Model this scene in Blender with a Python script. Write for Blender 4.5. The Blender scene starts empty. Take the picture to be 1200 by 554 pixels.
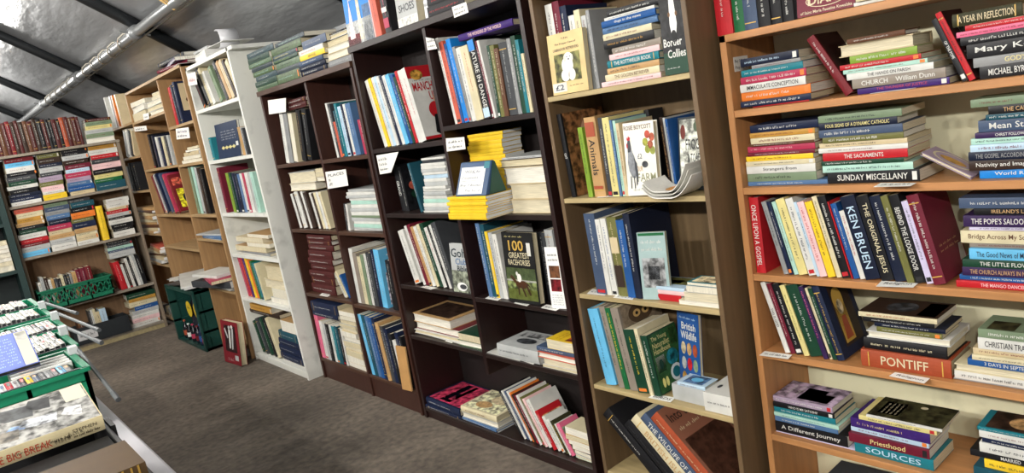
import bpy, bmesh, math, random
from mathutils import Matrix, Vector
random.seed(7)
C = bpy.context.scene.collection
PI = math.pi
# ------------------------------------------------------------------ camera calibration (measured from the photo's vanishing points)
F, CX, CY, H = 850.0, 600.0, 277.0, 1.6
s_ = .175
d_ = F * F / (713 * s_ + 28)
AY = Vector((-713, -28, F)).normalized()
AD = Vector((s_ * d_, d_, F)).normalized()
AX = AD.cross(AY).normalized(); AD = AX.cross(AY).normalized()
if AX.x < 0: AX = -AX
if AD.y < 0: AD = -AD
def ray(px, py):
    p = Vector((px - CX, py - CY, F))
    return Vector((p.dot(AX), p.dot(AY), -p.dot(AD)))
def onZ(px, py, z):
    r = ray(px, py); return r * ((z - H) / r.z) + Vector((0, 0, H))
def camc(p):
    v = Vector((p[0], p[1], p[2] - H))
    return AX * v.x + AY * v.y - AD * v.z
class Plane:
    """an upright plane at distance dist along dv; l runs to the left as seen from the room"""
    def __init__(s, dv, lv, dist): s.dv, s.lv, s.dist = Vector(dv), Vector(lv), dist
    def at(s, px, py):
        r = ray(px, py); q = r * (s.dist / r.dot(s.dv)); return q.dot(s.lv), q.z + H
    def w(s, l, z, dep=0): return s.dv * (s.dist + dep) + s.lv * l + Vector((0, 0, z))
    def l_at(s, px, z):
        a = camc(s.w(0, z)); b = camc(s.w(1, z)) - a; u = (px - CX) / F
        return (u * a.z - a.x) / (b.x - u * b.z)
    def len_to(s, l, z, dl, dz, py):
        a = camc(s.w(l, z)); b = camc(s.w(l + dl, z + dz)) - a; u = (py - CY) / F
        return (u * a.z - a.y) / (b.y - u * b.z)
    def off(s, d): return Plane(s.dv, s.lv, s.dist + d)
def side(x): return Plane((1, 0, 0), (0, 1, 0), x)
def end(y): return Plane((0, 1, 0), (-1, 0, 0), y)
# ------------------------------------------------------------------ colours and materials
PAL = dict(white='d4d3cc', cream='d3c8a5', black='17171a', navy='16213d', dark_navy='131b30', red='b51f27', dark_red='6e1820', maroon='6b1a2d',
 crimson='ad3350', orange='e07a2f', yellow='ecc52f', pale_yellow='d9cc88', ochre='b98a3c', tan='bb9564', brown='5d3b26', dark_brown='33241c', beige='cbb994',
 olive='6b6a3a', dark_olive='35341f', lime='7d9a34', green='1c6238', dark_green='173d2b', sage='77896d', mint='a9cfc0', teal='1d7480', dark_teal='1b4c5a',
 sky='66b5dd', pale_blue='b7cfe0', blue='20528f', bright_blue='1b7fd0', slate='43526b', steel='4f6f96', grey='8b8c8c', dark_grey='3d3f42', pale_grey='b2b4b2',
 purple='3a2169', dark_purple='33204a', lilac='c9c2dd', lavender='8f9bd6', mauve='a492a6', pink='dc6a8a', pale_pink='e6bfbf', salmon='c9604b', grey_brown='8a8074', leather='4a1c1b', gold='c9a24a', rust='a1492c')
def lin(c): return c / 12.92 if c <= .04045 else ((c + .055) / 1.055) ** 2.4
def rgb(h):
    h = PAL.get(h, h); return tuple(lin(int(h[i:i + 2], 16) / 255) for i in (0, 2, 4)) + (1,)
MATS = {}
def mat(col, rough=.5, metal=0, kind=None, spec=.5):
    key = (col, rough, metal, kind)
    if key in MATS: return MATS[key]
    m = bpy.data.materials.new('_'.join(str(k) for k in key if k)); m.use_nodes = True
    n, l = m.node_tree.nodes, m.node_tree.links
    b = n['Principled BSDF']; c = rgb(col)
    b.inputs['Base Color'].default_value = c
    b.inputs['Roughness'].default_value = rough; b.inputs['Metallic'].default_value = metal
    b.inputs['Specular IOR Level'].default_value = spec
    def tex(scale, stretch=(1, 1, 1), detail=4, co='Object'):
        t = n.new('ShaderNodeTexCoord'); mp = n.new('ShaderNodeMapping'); x = n.new('ShaderNodeTexNoise')
        mp.inputs['Scale'].default_value = stretch; x.inputs['Scale'].default_value = scale; x.inputs['Detail'].default_value = detail
        l.new(t.outputs[co], mp.inputs[0]); l.new(mp.outputs[0], x.inputs['Vector']); return x
    def ramp(src, a, c1, b_, c2):
        r = n.new('ShaderNodeValToRGB'); e = r.color_ramp.elements
        e[0].position, e[0].color, e[1].position, e[1].color = a, c1, b_, c2
        l.new(src, r.inputs[0]); return r.outputs[0]
    mul = lambda k: tuple(min(1, v * k) for v in c[:3]) + (1,)
    def bump(src, st, dist=.002):
        u = n.new('ShaderNodeBump'); u.inputs['Strength'].default_value = st; u.inputs['Distance'].default_value = dist
        l.new(src, u.inputs['Height']); l.new(u.outputs[0], b.inputs['Normal'])
    if kind == 'cover':
        x = tex(14); l.new(ramp(x.outputs[0], .3, mul(.86), .75, mul(1.1)), b.inputs['Base Color'])
    elif kind == 'photo':
        x = tex(38, detail=6); l.new(ramp(x.outputs[0], .38, mul(.25), .62, mul(1.7)), b.inputs['Base Color'])
    elif kind == 'floral':
        x = tex(60, detail=2); l.new(ramp(x.outputs['Color'], .3, mul(.5), .7, mul(1.4)), b.inputs['Base Color'])
    elif kind == 'pages':
        x = tex(12, (1, 60, 1), 3); l.new(ramp(x.outputs[0], .3, mul(.62), .7, mul(1.05)), b.inputs['Base Color']); bump(x.outputs[0], .3)
    elif kind == 'woody':     # grain along Z and Y
        x = tex(5, (9, 9, .6), 6, 'Object'); l.new(ramp(x.outputs[0], .3, mul(.78), .75, mul(1.12)), b.inputs['Base Color']); bump(x.outputs[0], .06)
    elif kind == 'woodx':
        x = tex(5, (9, .6, 9), 6, 'Object'); l.new(ramp(x.outputs[0], .3, mul(.78), .75, mul(1.12)), b.inputs['Base Color']); bump(x.outputs[0], .06)
    elif kind == 'paint':
        x = tex(9, detail=8); l.new(ramp(x.outputs[0], .25, mul(.72), .45, c), b.inputs['Base Color'])
    elif kind == 'concrete':
        x = tex(1.1, (1, 1.6, 1), 10); y = tex(26, detail=8)
        r1 = ramp(x.outputs[0], .3, mul(.55), .72, mul(1.5)); r2 = ramp(y.outputs[0], .3, (.55, .55, .55, 1), .7, (1.25, 1.22, 1.18, 1))
        mx = n.new('ShaderNodeMix'); mx.data_type = 'RGBA'; mx.blend_type = 'MULTIPLY'; mx.inputs[0].default_value = 1
        l.new(r1, mx.inputs[6]); l.new(r2, mx.inputs[7]); l.new(mx.outputs[2], b.inputs['Base Color']); bump(y.outputs[0], .5, .004)
    elif kind == 'tent':
        x = tex(1.6, (1, .5, 1), 6); y = tex(5, (1.6, .4, 1.6), 3)
        l.new(ramp(x.outputs[0], .3, mul(.75), .7, mul(1.2)), b.inputs['Base Color']); bump(y.outputs[0], .5, .03)
    MATS[key] = m; return m
PAPER = lambda c='e6dec6': mat(c, .85, kind='pages')
# ------------------------------------------------------------------ mesh helpers
def mesh_obj(name, verts, faces, m, parent=None, smooth=False):
    me = bpy.data.meshes.new(name); me.from_pydata([tuple(v) for v in verts], [], faces); me.validate()
    bm = bmesh.new(); bm.from_mesh(me); bmesh.ops.recalc_face_normals(bm, faces=bm.faces); bm.to_mesh(me); bm.free()
    if smooth:
        for p in me.polygons: p.use_smooth = True
    me.materials.append(m)
    o = bpy.data.objects.new(name, me); C.objects.link(o)
    if parent is not None: o.parent = parent
    return o
class MB:
    def __init__(s): s.v, s.f = [], []
    def add(s, v, f):
        b = len(s.v); s.v += [tuple(x) for x in v]; s.f += [tuple(b + i for i in q) for q in f]; return s
    def box(s, a, b, tilt=None):
        (x0, y0, z0), (x1, y1, z1) = a, b
        v = [(x, y, z) for z in (z0, z1) for y in (y0, y1) for x in (x0, x1)]
        if tilt: v = [tilt(p) for p in v]
        return s.add(v, [(0, 1, 3, 2), (4, 6, 7, 5), (0, 4, 5, 1), (2, 3, 7, 6), (0, 2, 6, 4), (1, 5, 7, 3)])
    def quad(s, a, b, c, d): return s.add([a, b, c, d], [(0, 1, 2, 3)])
    def poly(s, pts): return s.add(pts, [tuple(range(len(pts)))])
    def tube(s, pts, r, n=10, cap=True):
        pts = [Vector(p) for p in pts]; rings = []
        for i, p in enumerate(pts):
            t = (pts[min(i + 1, len(pts) - 1)] - pts[max(i - 1, 0)]).normalized()
            u = t.cross(Vector((0, 0, 1)) if abs(t.z) < .9 else Vector((1, 0, 0))).normalized(); w = t.cross(u)
            rr = r[i] if isinstance(r, (list, tuple)) else r
            rings.append([p + (u * math.cos(2 * PI * k / n) + w * math.sin(2 * PI * k / n)) * rr for k in range(n)])
        v = [q for g in rings for q in g]
        f = [(i * n + k, i * n + (k + 1) % n, (i + 1) * n + (k + 1) % n, (i + 1) * n + k) for i in range(len(pts) - 1) for k in range(n)]
        if cap: f += [tuple(range(n)), tuple((len(pts) - 1) * n + k for k in range(n))]
        return s.add(v, f)
    def lathe(s, prof, c=(0, 0, 0), n=20):
        v = [(c[0] + r * math.cos(2 * PI * k / n), c[1] + r * math.sin(2 * PI * k / n), c[2] + z) for r, z in prof for k in range(n)]
        f = [(i * n + k, i * n + (k + 1) % n, (i + 1) * n + (k + 1) % n, (i + 1) * n + k) for i in range(len(prof) - 1) for k in range(n)]
        return s.add(v, f + [tuple(range(n)), tuple((len(prof) - 1) * n + k for k in range(n))])
    def prism(s, pts, off):
        n = len(pts); off = Vector(off); v = [Vector(p) for p in pts]; v += [p + off for p in v]
        return s.add(v, [tuple(range(n)), tuple(range(2 * n - 1, n - 1, -1))] + [(i, (i + 1) % n, n + (i + 1) % n, n + i) for i in range(n)])
    def build(s, name, m, parent=None, smooth=False): return mesh_obj(name, s.v, s.f, m, parent, smooth)
def bevel(o, w=.003, seg=2):
    md = o.modifiers.new('bevel', 'BEVEL'); md.width = w; md.segments = seg; md.limit_method = 'ANGLE'; md.angle_limit = math.radians(50); return o
LABELS = {}
def tag(o, label, cat, group=None):
    o['label'] = label; o['category'] = cat
    if group: o['group'] = group
    k = label.lower(); LABELS.setdefault(k, []).append((o.name, group))
    if len(label.replace('-', ' ').split()) > 16: print('LONG', label)
    return o
def empty(name, loc=(0, 0, 0)):
    o = bpy.data.objects.new(name, None); o.empty_display_size = .05; C.objects.link(o); o.location = loc; return o
def thing(name, label, cat, loc=(0, 0, 0), group=None): return tag(empty(name, loc), label, cat, group)
def struct(o): o['kind'] = 'structure'; return o
TXT = {}
def text_mesh(body, bold=.0):
    """lettering as (verts, faces, x0, x1, y0, y1) in its own plane, cap height about .7"""
    key = (body, bold)
    if key not in TXT:
        cu = bpy.data.curves.new('t', 'FONT'); cu.body = body; cu.resolution_u = 2; cu.fill_mode = 'FRONT'; cu.offset = bold * .45
        ob = bpy.data.objects.new('t', cu); me = bpy.data.meshes.new_from_object(ob)
        v = [(p.co.x, p.co.y) for p in me.vertices]; f = [tuple(p.vertices) for p in me.polygons]
        bpy.data.objects.remove(ob); bpy.data.curves.remove(cu); bpy.data.meshes.remove(me)
        xs = [p[0] for p in v] or [0, 1]; ys = [p[1] for p in v] or [0, 1]
        TXT[key] = (v, f, min(xs), max(xs), min(ys), max(ys))
    return TXT[key]
def put_text(name, body, org, rd, ud, width, height, m, parent, bold=.02, fit=True, shear=0):
    """text whose box starts at org, runs width along rd and height along ud"""
    v, f, x0, x1, y0, y1 = text_mesh(body, bold)
    if not v: return None
    org, rd, ud = Vector(org), Vector(rd), Vector(ud)
    sy = height / (y1 - y0); sx = width / (x1 - x0)
    if not fit:
        k = min(sx, sy); sx = sy = k
    return mesh_obj(name, [org + rd * ((x - x0 + shear * (y - y0)) * sx) + ud * ((y - y0) * sy) for x, y in v], f, m, parent)
def scribble(name, org, rd, ud, width, height, m, parent, seed=1):
    """illegible handwriting or print as short strokes"""
    r = random.Random(seed); org, rd, ud = Vector(org), Vector(rd), Vector(ud); b = MB(); x = 0
    while x < .97:
        wl = min(r.uniform(.10, .26), 1 - x); k = x
        while k < x + wl - .02:
            a = r.uniform(.0, .15); t = r.choice((.6, .7, 1)); s = .035
            p = lambda u, v: org + rd * (u * width) + ud * (v * height)
            b.quad(p(k, a), p(k + s * .55, a), p(k + s * .75, t), p(k + s * .2, t))
            if r.random() < .6: b.quad(p(k, .3), p(k + s * 1.2, .32), p(k + s * 1.2, .48), p(k, .46))
            k += s * 1.5
        x += wl + .07
    return b.build(name, m, parent) if b.v else None
# ------------------------------------------------------------------ a book: the cover is the thing, pages and lettering are its parts
KINDS = dict(p=('paperback_book', 'paperback'), h=('hardback_book', 'hardback'), m=('magazine', 'magazine'), d=('dvd_case', 'dvd case'), x=('hardback_book', 'hardback'), f=('paperback_book', 'paperback'))
BK = {}
def luma(col): c = rgb(col); return .3 * c[0] + .6 * c[1] + .1 * c[2]
NB = [0]
def book(w, t, h, col, kind='p', title=None, ink=None, bid=None, pages=None):
    NB[0] += 1; sd = NB[0]; r = random.Random(sd)
    flip = kind in 'xf'; k = 'h' if kind in 'hx' else kind
    w = max(w, .05); t = max(t, .003)
    c = min(.0026, t * .16) if k == 'h' else min(.0009, t * .12)
    ov = .0035 if k == 'h' else (.0 if k != 'd' else .0)
    bl = min(.004, t * .12) if k == 'h' else min(.0012, t * .06)
    fx = (lambda x, y, z: (w - x, -t - y, z)) if flip else (lambda x, y, z: (x, y, z))
    prof = [(w, -t)] + [(-bl * (1 - (2 * i / 6 - 1) ** 2), -t + t * i / 6) for i in range(7)] + [(w, 0), (w, -c), (c + .001, -c), (c + .001, -t + c), (w, -t + c)]
    n = len(prof)
    v = [fx(x, y, z) for z in (0, h) for x, y in prof]
    # caps as quads: front board, spine, back board
    f = [(i, (i + 1) % n, n + (i + 1) % n, n + i) for i in range(n)]
    for o_ in (0, n):
        f += [tuple(o_ + i for i in q) for q in ((0, 1, n - 2, n - 1), (7, 8, 9, 10), (1, 2, 3, 4, 5, 6, 7, 10, 11))] if n == 13 else []
    nm, word = KINDS[kind]
    cm = 'photo' if r.random() < .0 else 'cover'
    ob = mesh_obj(nm, v, f, mat(col, .55 if k == 'h' else .42, kind=cm, spec=.28))
    e = .0003
    if k == 'd': px1 = w - .001
    else: px1 = w - (ov if k == 'h' else .0006)
    pb = MB(); m_ = 5
    # page block with a slightly hollowed fore-edge
    y0, y1 = -t + c + e, -c - e; ry = [y0 + (y1 - y0) * i / m_ for i in range(m_ + 1)]
    pr = [(c + .0012, y0)] + [(px1 - (min(.003, t * .1) * (1 - (2 * i / m_ - 1) ** 2) if k == 'h' else 0), ry[i]) for i in range(m_ + 1)] + [(c + .0012, y1)]
    pb.prism([fx(x, y, ov + .0004) for x, y in pr], (0, 0, h - 2 * ov - .0008))
    pcol = pages or r.choice(('e6dfca', 'ddd2b4', 'ece7d8', 'd6c9a6')) if k != 'm' else (pages or 'e9e8e4')
    if k != 'd': pb.build('page_block', PAPER(pcol), ob)
    else: pb.build('case_edge', mat('26272a', .4), ob)
    xs = -bl - .0005
    inkc = ink or ('white' if luma(col) < .22 else r.choice(('black', 'dark_navy', 'dark_red')))
    lm = mat(inkc, .5)
    if not flip and k != 'm' and t > .006:
        if title:
            q = min(t * .52, .031); tl = min(h * .82, q * .66 * len(title)); st = (h - tl) / 2
            put_text('spine_title', title, (xs, -t / 2 + q / 2, h - st), (0, 0, -1), (0, -1, 0), tl, q, lm, ob, .015)
        else:
            b = MB(); z = h * (1 - r.uniform(.05, .14)); q = min(t * r.uniform(.24, .4), .0075); zc = -t / 2; zend = h * r.uniform(.12, .4)
            Q = lambda y0, y1, z0, z1: b.quad((xs, zc - y0 * q, z0), (xs, zc - y1 * q, z0), (xs, zc - y1 * q, z1), (xs, zc - y0 * q, z1))
            while z > zend:
                for _ in range(r.randint(2, 7)):
                    g = q * r.choice((.5, .62, .7)); sw = q * .17; tall = r.choice((.5, .3, .3, .2))
                    Q(-.5, tall, z, z - sw)
                    if r.random() < .55: Q(-.5, tall if r.random() < .5 else .1, z - g + sw, z - g)
                    if r.random() < .7: yy = r.choice((-.5, -.1, tall - .17)); Q(yy, yy + .17, z, z - g)
                    z -= g + q * .22
                    if z < zend: break
                z -= q * .55
            if b.v: b.build('spine_lettering', lm, ob)
        if k == 'p' and r.random() < .3:
            s = .012; z0 = .006; b = MB().quad((xs, -t * .15, z0), (xs, -t * .85, z0), (xs, -t * .85, z0 + s), (xs, -t * .15, z0 + s))
            b.build('publisher_mark', mat(r.choice(('orange', 'white', 'red', 'black')), .5), ob)
        if k == 'h' and r.random() < .35:
            b = MB()
            for zz in (.08, .9): b.quad((xs, 0 - t * .08, h * zz), (xs, -t * .92, h * zz), (xs, -t * .92, h * zz + .003), (xs, -t * .08, h * zz + .003))
            b.build('spine_stripe', mat('gold', .4), ob)
    ob['dims'] = (w, t, h)
    if bid: BK[bid] = ob
    return ob
def place(ob, pl, l, z, dep=0, lean=0, flat=False, yaw=0, piv=None):
    R = Matrix((pl.dv, pl.lv, Vector((0, 0, 1)))).transposed().to_4x4()
    L = Matrix.Rotation(-PI / 2, 4, 'X') if flat else Matrix.Rotation(-lean, 4, 'X')
    Y = Matrix.Identity(4)
    if yaw:
        w, t, h = ob['dims']; cc = Vector((w / 2, h / 2 if flat else -t / 2, 0)); Y = Matrix.Translation(cc) @ Matrix.Rotation(yaw, 4, 'Z') @ Matrix.Translation(-cc)
    ob.matrix_world = Matrix.Translation(pl.w(l, z, dep)) @ R @ Y @ L
ORD = 'first second third fourth fifth sixth seventh eighth ninth tenth eleventh twelfth thirteenth fourteenth fifteenth sixteenth seventeenth eighteenth nineteenth twentieth twenty-first twenty-second twenty-third twenty-fourth twenty-fifth twenty-sixth twenty-seventh twenty-eighth'.split()
def names(col): return {'x': ''}.get(col, col.replace('_', ' '))
LBL = {}      # hand-written labels by book id
def size_word(t, h):
    return 'thick' if t > .034 else 'thin' if t < .011 else 'tall' if h > .27 else 'small' if h < .17 else 'plain'
def parse(s): return [x.split() for x in s.strip().splitlines() if x.strip()]
def opt(e, i): return None if len(e) <= i or e[i] == '-' else e[i].replace('~', ' ')
BAYS = []      # (axis, front distance, depth, low l, high l, lean of the low side, shelf heights, top)
REC = []       # what stands where: (axis, dep0, dep1, z0, z1, l_low, l_high, tan of the lean)
def axis(pl): return 'x' if pl.dv.x > .5 else 'y'
def bay(pl, z, lm, dep=0):
    d = pl.dist + dep; best = None
    for ax, x0, dp, lo, hi, ln, zs, top, *zm in BAYS:
        if zm and z < zm[0]: continue
        if ax == axis(pl) and x0 - .13 < d < x0 + dp - .02 and lo - .07 < lm < hi + .07 and z < top - .03:
            sc_ = max(0, lo - lm, lm - hi) * 4 + abs(d - x0)
            if best is None or sc_ < best[0]:
                up = min([q for q in zs if q > z + .04] + [top + .002]) - .024
                best = (sc_, (lo + ln * z + .0025, hi - .0025, up, x0 + dp - .009))
    if best: return best[1]
    return -99, 99, 9, 99
def limits(pl, z0, z1, d0, d1, lm, lo, hi, half=0):
    for ax, e0, e1, a, b, l0, l1, tn, zb in REC:
        if ax != axis(pl) or e1 <= d0 or e0 >= d1 or b <= z0 or a >= z1: continue
        za, zc_ = max(a, z0), min(b, z1); c0 = l0 + tn * ((za if tn > 0 else zc_) - zb); c1 = l1 + tn * ((zc_ if tn > 0 else za) - zb)
        if (c0 + c1) / 2 > lm: hi = min(hi, c0 - .0015) if c0 > lm else hi
        else: lo = max(lo, c1 + .0015) if c1 < lm else lo
    return lo, hi
def row(pl, z, zoom, groups, where, group, dmax=.24, start=1, ratio=.72, tmax=.055):
    """groups: [(x_bottom, x_top, y_top) of one left edge that gives the lean, entries 'xb ytop colour kind title ink id', x_end]"""
    ox, oy, sc = zoom; i = start - 1; prev = None
    for ref, ents, xe in groups:
        E_ = parse(ents); lb = [pl.l_at(ox + float(e[0]) * sc, z) for e in E_] + [pl.l_at(ox + xe * sc, z)]
        if ref:
            a = pl.l_at(ox + ref[0] * sc, z); tl, tz = pl.at(ox + ref[1] * sc, oy + ref[2] * sc); lean = math.atan2(tl - a, tz - z)
        else: lean = 0
        n = len(E_); sn, cn = math.sin(lean), math.cos(lean)
        lo, hi, up, back = bay(pl, z, (lb[0] + lb[-1]) / 2)
        T = [(lb[k] - lb[k + 1]) * cn - .0008 for k in range(n)]; Ls = []
        for k, e in enumerate(E_):
            L = max(.1, min(pl.len_to(lb[k], z, sn, cn, oy + float(e[1]) * sc), .42))
            Ls.append(min(L, (up - z - abs(sn) * T[k] - .004) / cn))
        wmax = min(dmax, back - pl.dist - .008); d0 = pl.dist
        lo, hi = limits(pl, z + .002, z + max(Ls) * cn, d0, d0 + min(wmax, max(Ls) * ratio), (lb[0] + lb[-1]) / 2, lo, hi)
        if prev is not None: hi = min(hi, prev)
        left = max(lb[k] + max(0, sn) * Ls[k] for k in range(n)); right = lb[-1] - max(0, -sn) * max(Ls)
        if left > hi: lb = [q - (left - hi) for q in lb]; right -= left - hi; left = hi
        if right < lo:
            sh = min(lo - right, hi - left); lb = [q + sh for q in lb]; right += sh
            if right < lo - .0005:
                f = max(.35, (lb[0] - (lo + (lb[-1] - right))) / (lb[0] - lb[-1])); lb = [lb[0] - (lb[0] - q) * f for q in lb]
                if f < .75: print('SQUEEZE row', where, round(f, 2))
        prev = lb[-1] - .0006
        for k, e in enumerate(E_):
            t = min((lb[k] - lb[k + 1]) * cn - .0019, tmax); L = Ls[k]; col, kind = e[2], e[3] if len(e) > 3 else 'p'
            w = min(L * ratio, wmax)
            ob = book(w, t, L, col, kind, opt(e, 4), opt(e, 5), opt(e, 6))
            t2 = ob['dims'][1]; j = random.Random(NB[0]).uniform(0, .006)
            place(ob, pl, lb[k] - .0002, z + .0008 + max(0, -sn) * t2, j, lean)
            REC.append((axis(pl), d0, d0 + w + j, z, z + L * cn + abs(sn) * t2 + .001, lb[k + 1], lb[k], math.tan(lean), z))
            lab = LBL.get(opt(e, 6)) or f"{size_word(t2, L)} {names(col)} {KINDS[kind][1]}, {ORD[i]} from left, {where}"
            tag(ob, lab, 'magazine' if kind == 'm' else 'dvd' if kind == 'd' else 'book', group); i += 1
def stack(pl, z, zoom, ents, where, group, dmax=.24, yaw=.02, ratio=.66, wide=None, on_top=False):
    """entries bottom to top: 'x_left y_top x_right colour kind title ink id'"""
    ox, oy, sc = zoom; E_ = parse(ents); n = len(E_); dz = 0
    if on_top:
        la, lc = pl.l_at(ox + float(E_[0][0]) * sc, z), pl.l_at(ox + float(E_[0][2]) * sc, z)
        tops = [q[4] for q in REC if q[0] == axis(pl) and q[1] < pl.dist + .2 and q[2] > pl.dist + .01 and q[5] + q[7] * (q[4] - q[8]) < la - .004 and q[6] + q[7] * (q[4] - q[8]) > lc + .004 and abs(q[4] - z) < .09]
        if tops: dz = max(tops) + .0006 - z; z += dz
    z0 = z + .001; kz = 1
    la, zl = pl.at(ox + float(E_[-1][0]) * sc, oy + float(E_[-1][1]) * sc); upz = bay(pl, z, (la + pl.l_at(ox + float(E_[-1][2]) * sc, zl)) / 2)[2]
    if zl + dz > upz - .004: kz = (upz - .004 - z) / (zl + dz - z)
    for k, e in enumerate(E_):
        x0, y0, x1 = ox + float(e[0]) * sc, oy + float(e[1]) * sc, ox + float(e[2]) * sc
        l0, z1 = pl.at(x0, y0); z1 = max(z + (z1 + dz - z) * kz, z0 + .004); l1 = pl.l_at(x1, pl.at(x0, y0)[1]); r = random.Random(NB[0] * 7 + 3)
        lo, hi, up, back = bay(pl, z0, (l0 + l1) / 2); z1 = min(z1, up - .001 - .003 * (n - 1 - k)) if up < 9 else z1
        t = max(z1 - z0 - .0006, .003); h = l0 - l1; col, kind = e[3], e[4] if len(e) > 4 else 'p'; yw = r.uniform(-yaw, yaw); j = r.uniform(0, .012)
        w = wide or min(max(h * ratio, .08), dmax); w = min(w, back - pl.dist - j - .012 - abs(yw) * h / 2)
        lo, hi = limits(pl, z0 + .001, z1 - .001, pl.dist, pl.dist + w + j, (l0 + l1) / 2, lo, hi)
        m = abs(yw) * w / 2 + .0005; lo, hi = lo + m, hi - m
        if hi - lo < h:
            if hi - lo < h * .6: print('SQUEEZE stack', where, k, round((hi - lo) / h, 2), lo, hi, l0, l1)
            h = max(hi - lo, h * .5); l1 = lo; l0 = l1 + h
        elif l0 > hi: l1 -= l0 - hi; l0 = hi
        elif l1 < lo: l0 += lo - l1; l1 = lo
        ob = book(w, t, h, col, kind, opt(e, 5), opt(e, 6), opt(e, 7))
        place(ob, pl, l1, z0, j, 0, True, yw)
        REC.append((axis(pl), pl.dist, pl.dist + w + j, z0, z0 + t, l1 - m, l0 + m, 0, z0))
        pos = 'bottom' if k == 0 else 'topmost' if k == n - 1 else f"{ORD[k]} up"
        lab = LBL.get(opt(e, 7)) or f"{size_word(t, h)} {names(col)} {KINDS[kind][1]}, {pos} in {where}"
        tag(ob, lab, 'magazine' if kind == 'm' else 'dvd' if kind == 'd' else 'book', group); z0 = z0 + t + .0006
def spread(x0, x1, y0, y1, cols, kind='p', jit=6, sd=1):
    r = random.Random(sd); n = len(cols); ws = [r.uniform(.7, 1.3) for _ in cols]; tot = sum(ws); x = x0; o = []
    for c, w in zip(cols, ws):
        u = (x - x0) / (x1 - x0); o.append(f"{x:.1f} {y0 + (y1 - y0) * u + r.uniform(-jit, jit):.1f} {c} {kind if kind != '*' else r.choice('pph')}"); x += (x1 - x0) * w / tot
    return '\n'.join(o)
def pile(x0, x1, yb, yt, cols, kind='p', jit=6, sd=1, drift=0):
    """even stack: left edge x0, right edge x1, from y bottom to y top"""
    r = random.Random(sd); ws = [r.uniform(.7, 1.3) for _ in cols]; tot = sum(ws); y = yb; o = []
    for k, (c, w) in enumerate(zip(cols, ws)):
        y -= (yb - yt) * w / tot; a = r.uniform(-jit, jit); b = r.uniform(-jit, jit); dx = drift * k
        o.append(f"{x0 + a + dx:.1f} {y + .0 * a:.1f} {x1 + b + dx:.1f} {c} {kind if kind != '*' else r.choice('pph')}")
    return '\n'.join(o)
# cover art: fractions of the front cover (u from spine to fore-edge, v from foot to head)
def art(bid, items, back=False):
    ob = BK[bid]; w, t, h = ob['dims']; y = -t - .0006
    for it in items:
        k = it[0]
        P = lambda u, v, e=0: (u * w, y - e, v * h)
        if k == 'rect':
            _, u0, v0, u1, v1, col = it[:6]; kd = it[6] if len(it) > 6 else None
            MB().quad(P(u0, v0), P(u1, v0), P(u1, v1), P(u0, v1)).build('cover_picture' if kd else 'cover_panel', mat(col, .45, kind=kd, spec=.28), ob)
        elif k == 'text':
            _, s, u0, v0, u1, v1, col = it[:7]
            put_text('cover_title', s, P(u0, v0, .0004), (1, 0, 0), (0, 0, 1), (u1 - u0) * w, (v1 - v0) * h, mat(col, .4), ob, it[7] if len(it) > 7 else .02)
        elif k == 'ell':
            _, u, v, a, b, col = it[:6]; kd = it[6] if len(it) > 6 else None; e = .0002 * (it[7] if len(it) > 7 else 1)
            MB().poly([(u * w + a * w * math.cos(2 * PI * i / 24), y - e, v * h + b * h * math.sin(2 * PI * i / 24)) for i in range(24)]).build('cover_picture', mat(col, .45, kind=kd, spec=.28), ob)
        elif k == 'poly':
            _, pts, col = it[:3]; e = .0003 * (it[3] if len(it) > 3 else 1)
            MB().poly([P(u, v, e) for u, v in pts]).build('cover_picture', mat(col, .35, kind=it[4] if len(it) > 4 else None), ob)
        elif k == 'lines':
            _, u0, v0, u1, v1, nl, col = it
            for i in range(nl):
                v = v1 - (v1 - v0) * (i + .8) / nl
                scribble('cover_text', P(u0, v, .0003), (1, 0, 0), (0, 0, 1), (u1 - u0) * w, (v1 - v0) * h / nl * .5, mat(col, .5), ob, i + 3)
def face(bid, pl, z, pbl, pbr, ptop, t, col, kind, label, back=.12, yaw=0, dep=0, group=None, flex=0):
    """a book standing cover out: pixel of its foot's two ends and of its head"""
    l0 = pl.l_at(pbl, z); l1 = pl.l_at(pbr, z); w = l0 - l1; h = pl.len_to(l0, z, 0, 1, ptop)
    lo, hi, up, bk_ = bay(pl, z, (l0 + l1) / 2, dep); lo, hi = limits(pl, z + .002, z + h, pl.dist + dep, pl.dist + dep + t + h * math.sin(back) * .6, (l0 + l1) / 2, lo, hi)
    l0, l1 = min(l0, hi - .004 - abs(yaw) * t), max(l1, lo + .002); w = max(l0 - l1, w * .6); h = min(h, up - z - .006)
    ob = book(w, t, h, col, kind, None, None, bid)
    R = Matrix((pl.dv, pl.lv, Vector((0, 0, 1)))).transposed().to_4x4()
    M = Matrix.Rotation(-PI / 2 + yaw, 4, 'Z') @ Matrix.Rotation(-back, 4, 'X')
    # pivot: front foot corner on the spine side
    ob.matrix_world = Matrix.Translation(pl.w(l0, z + .001 + t * math.sin(back), dep)) @ R @ M @ Matrix.Translation((0, t, 0))
    REC.append((axis(pl), pl.dist + dep, pl.dist + dep + t + h * math.sin(back) * .6, z, z + h, l0 - w, l0, 0, z))
    tag(ob, label, 'book', group); return ob
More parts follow.
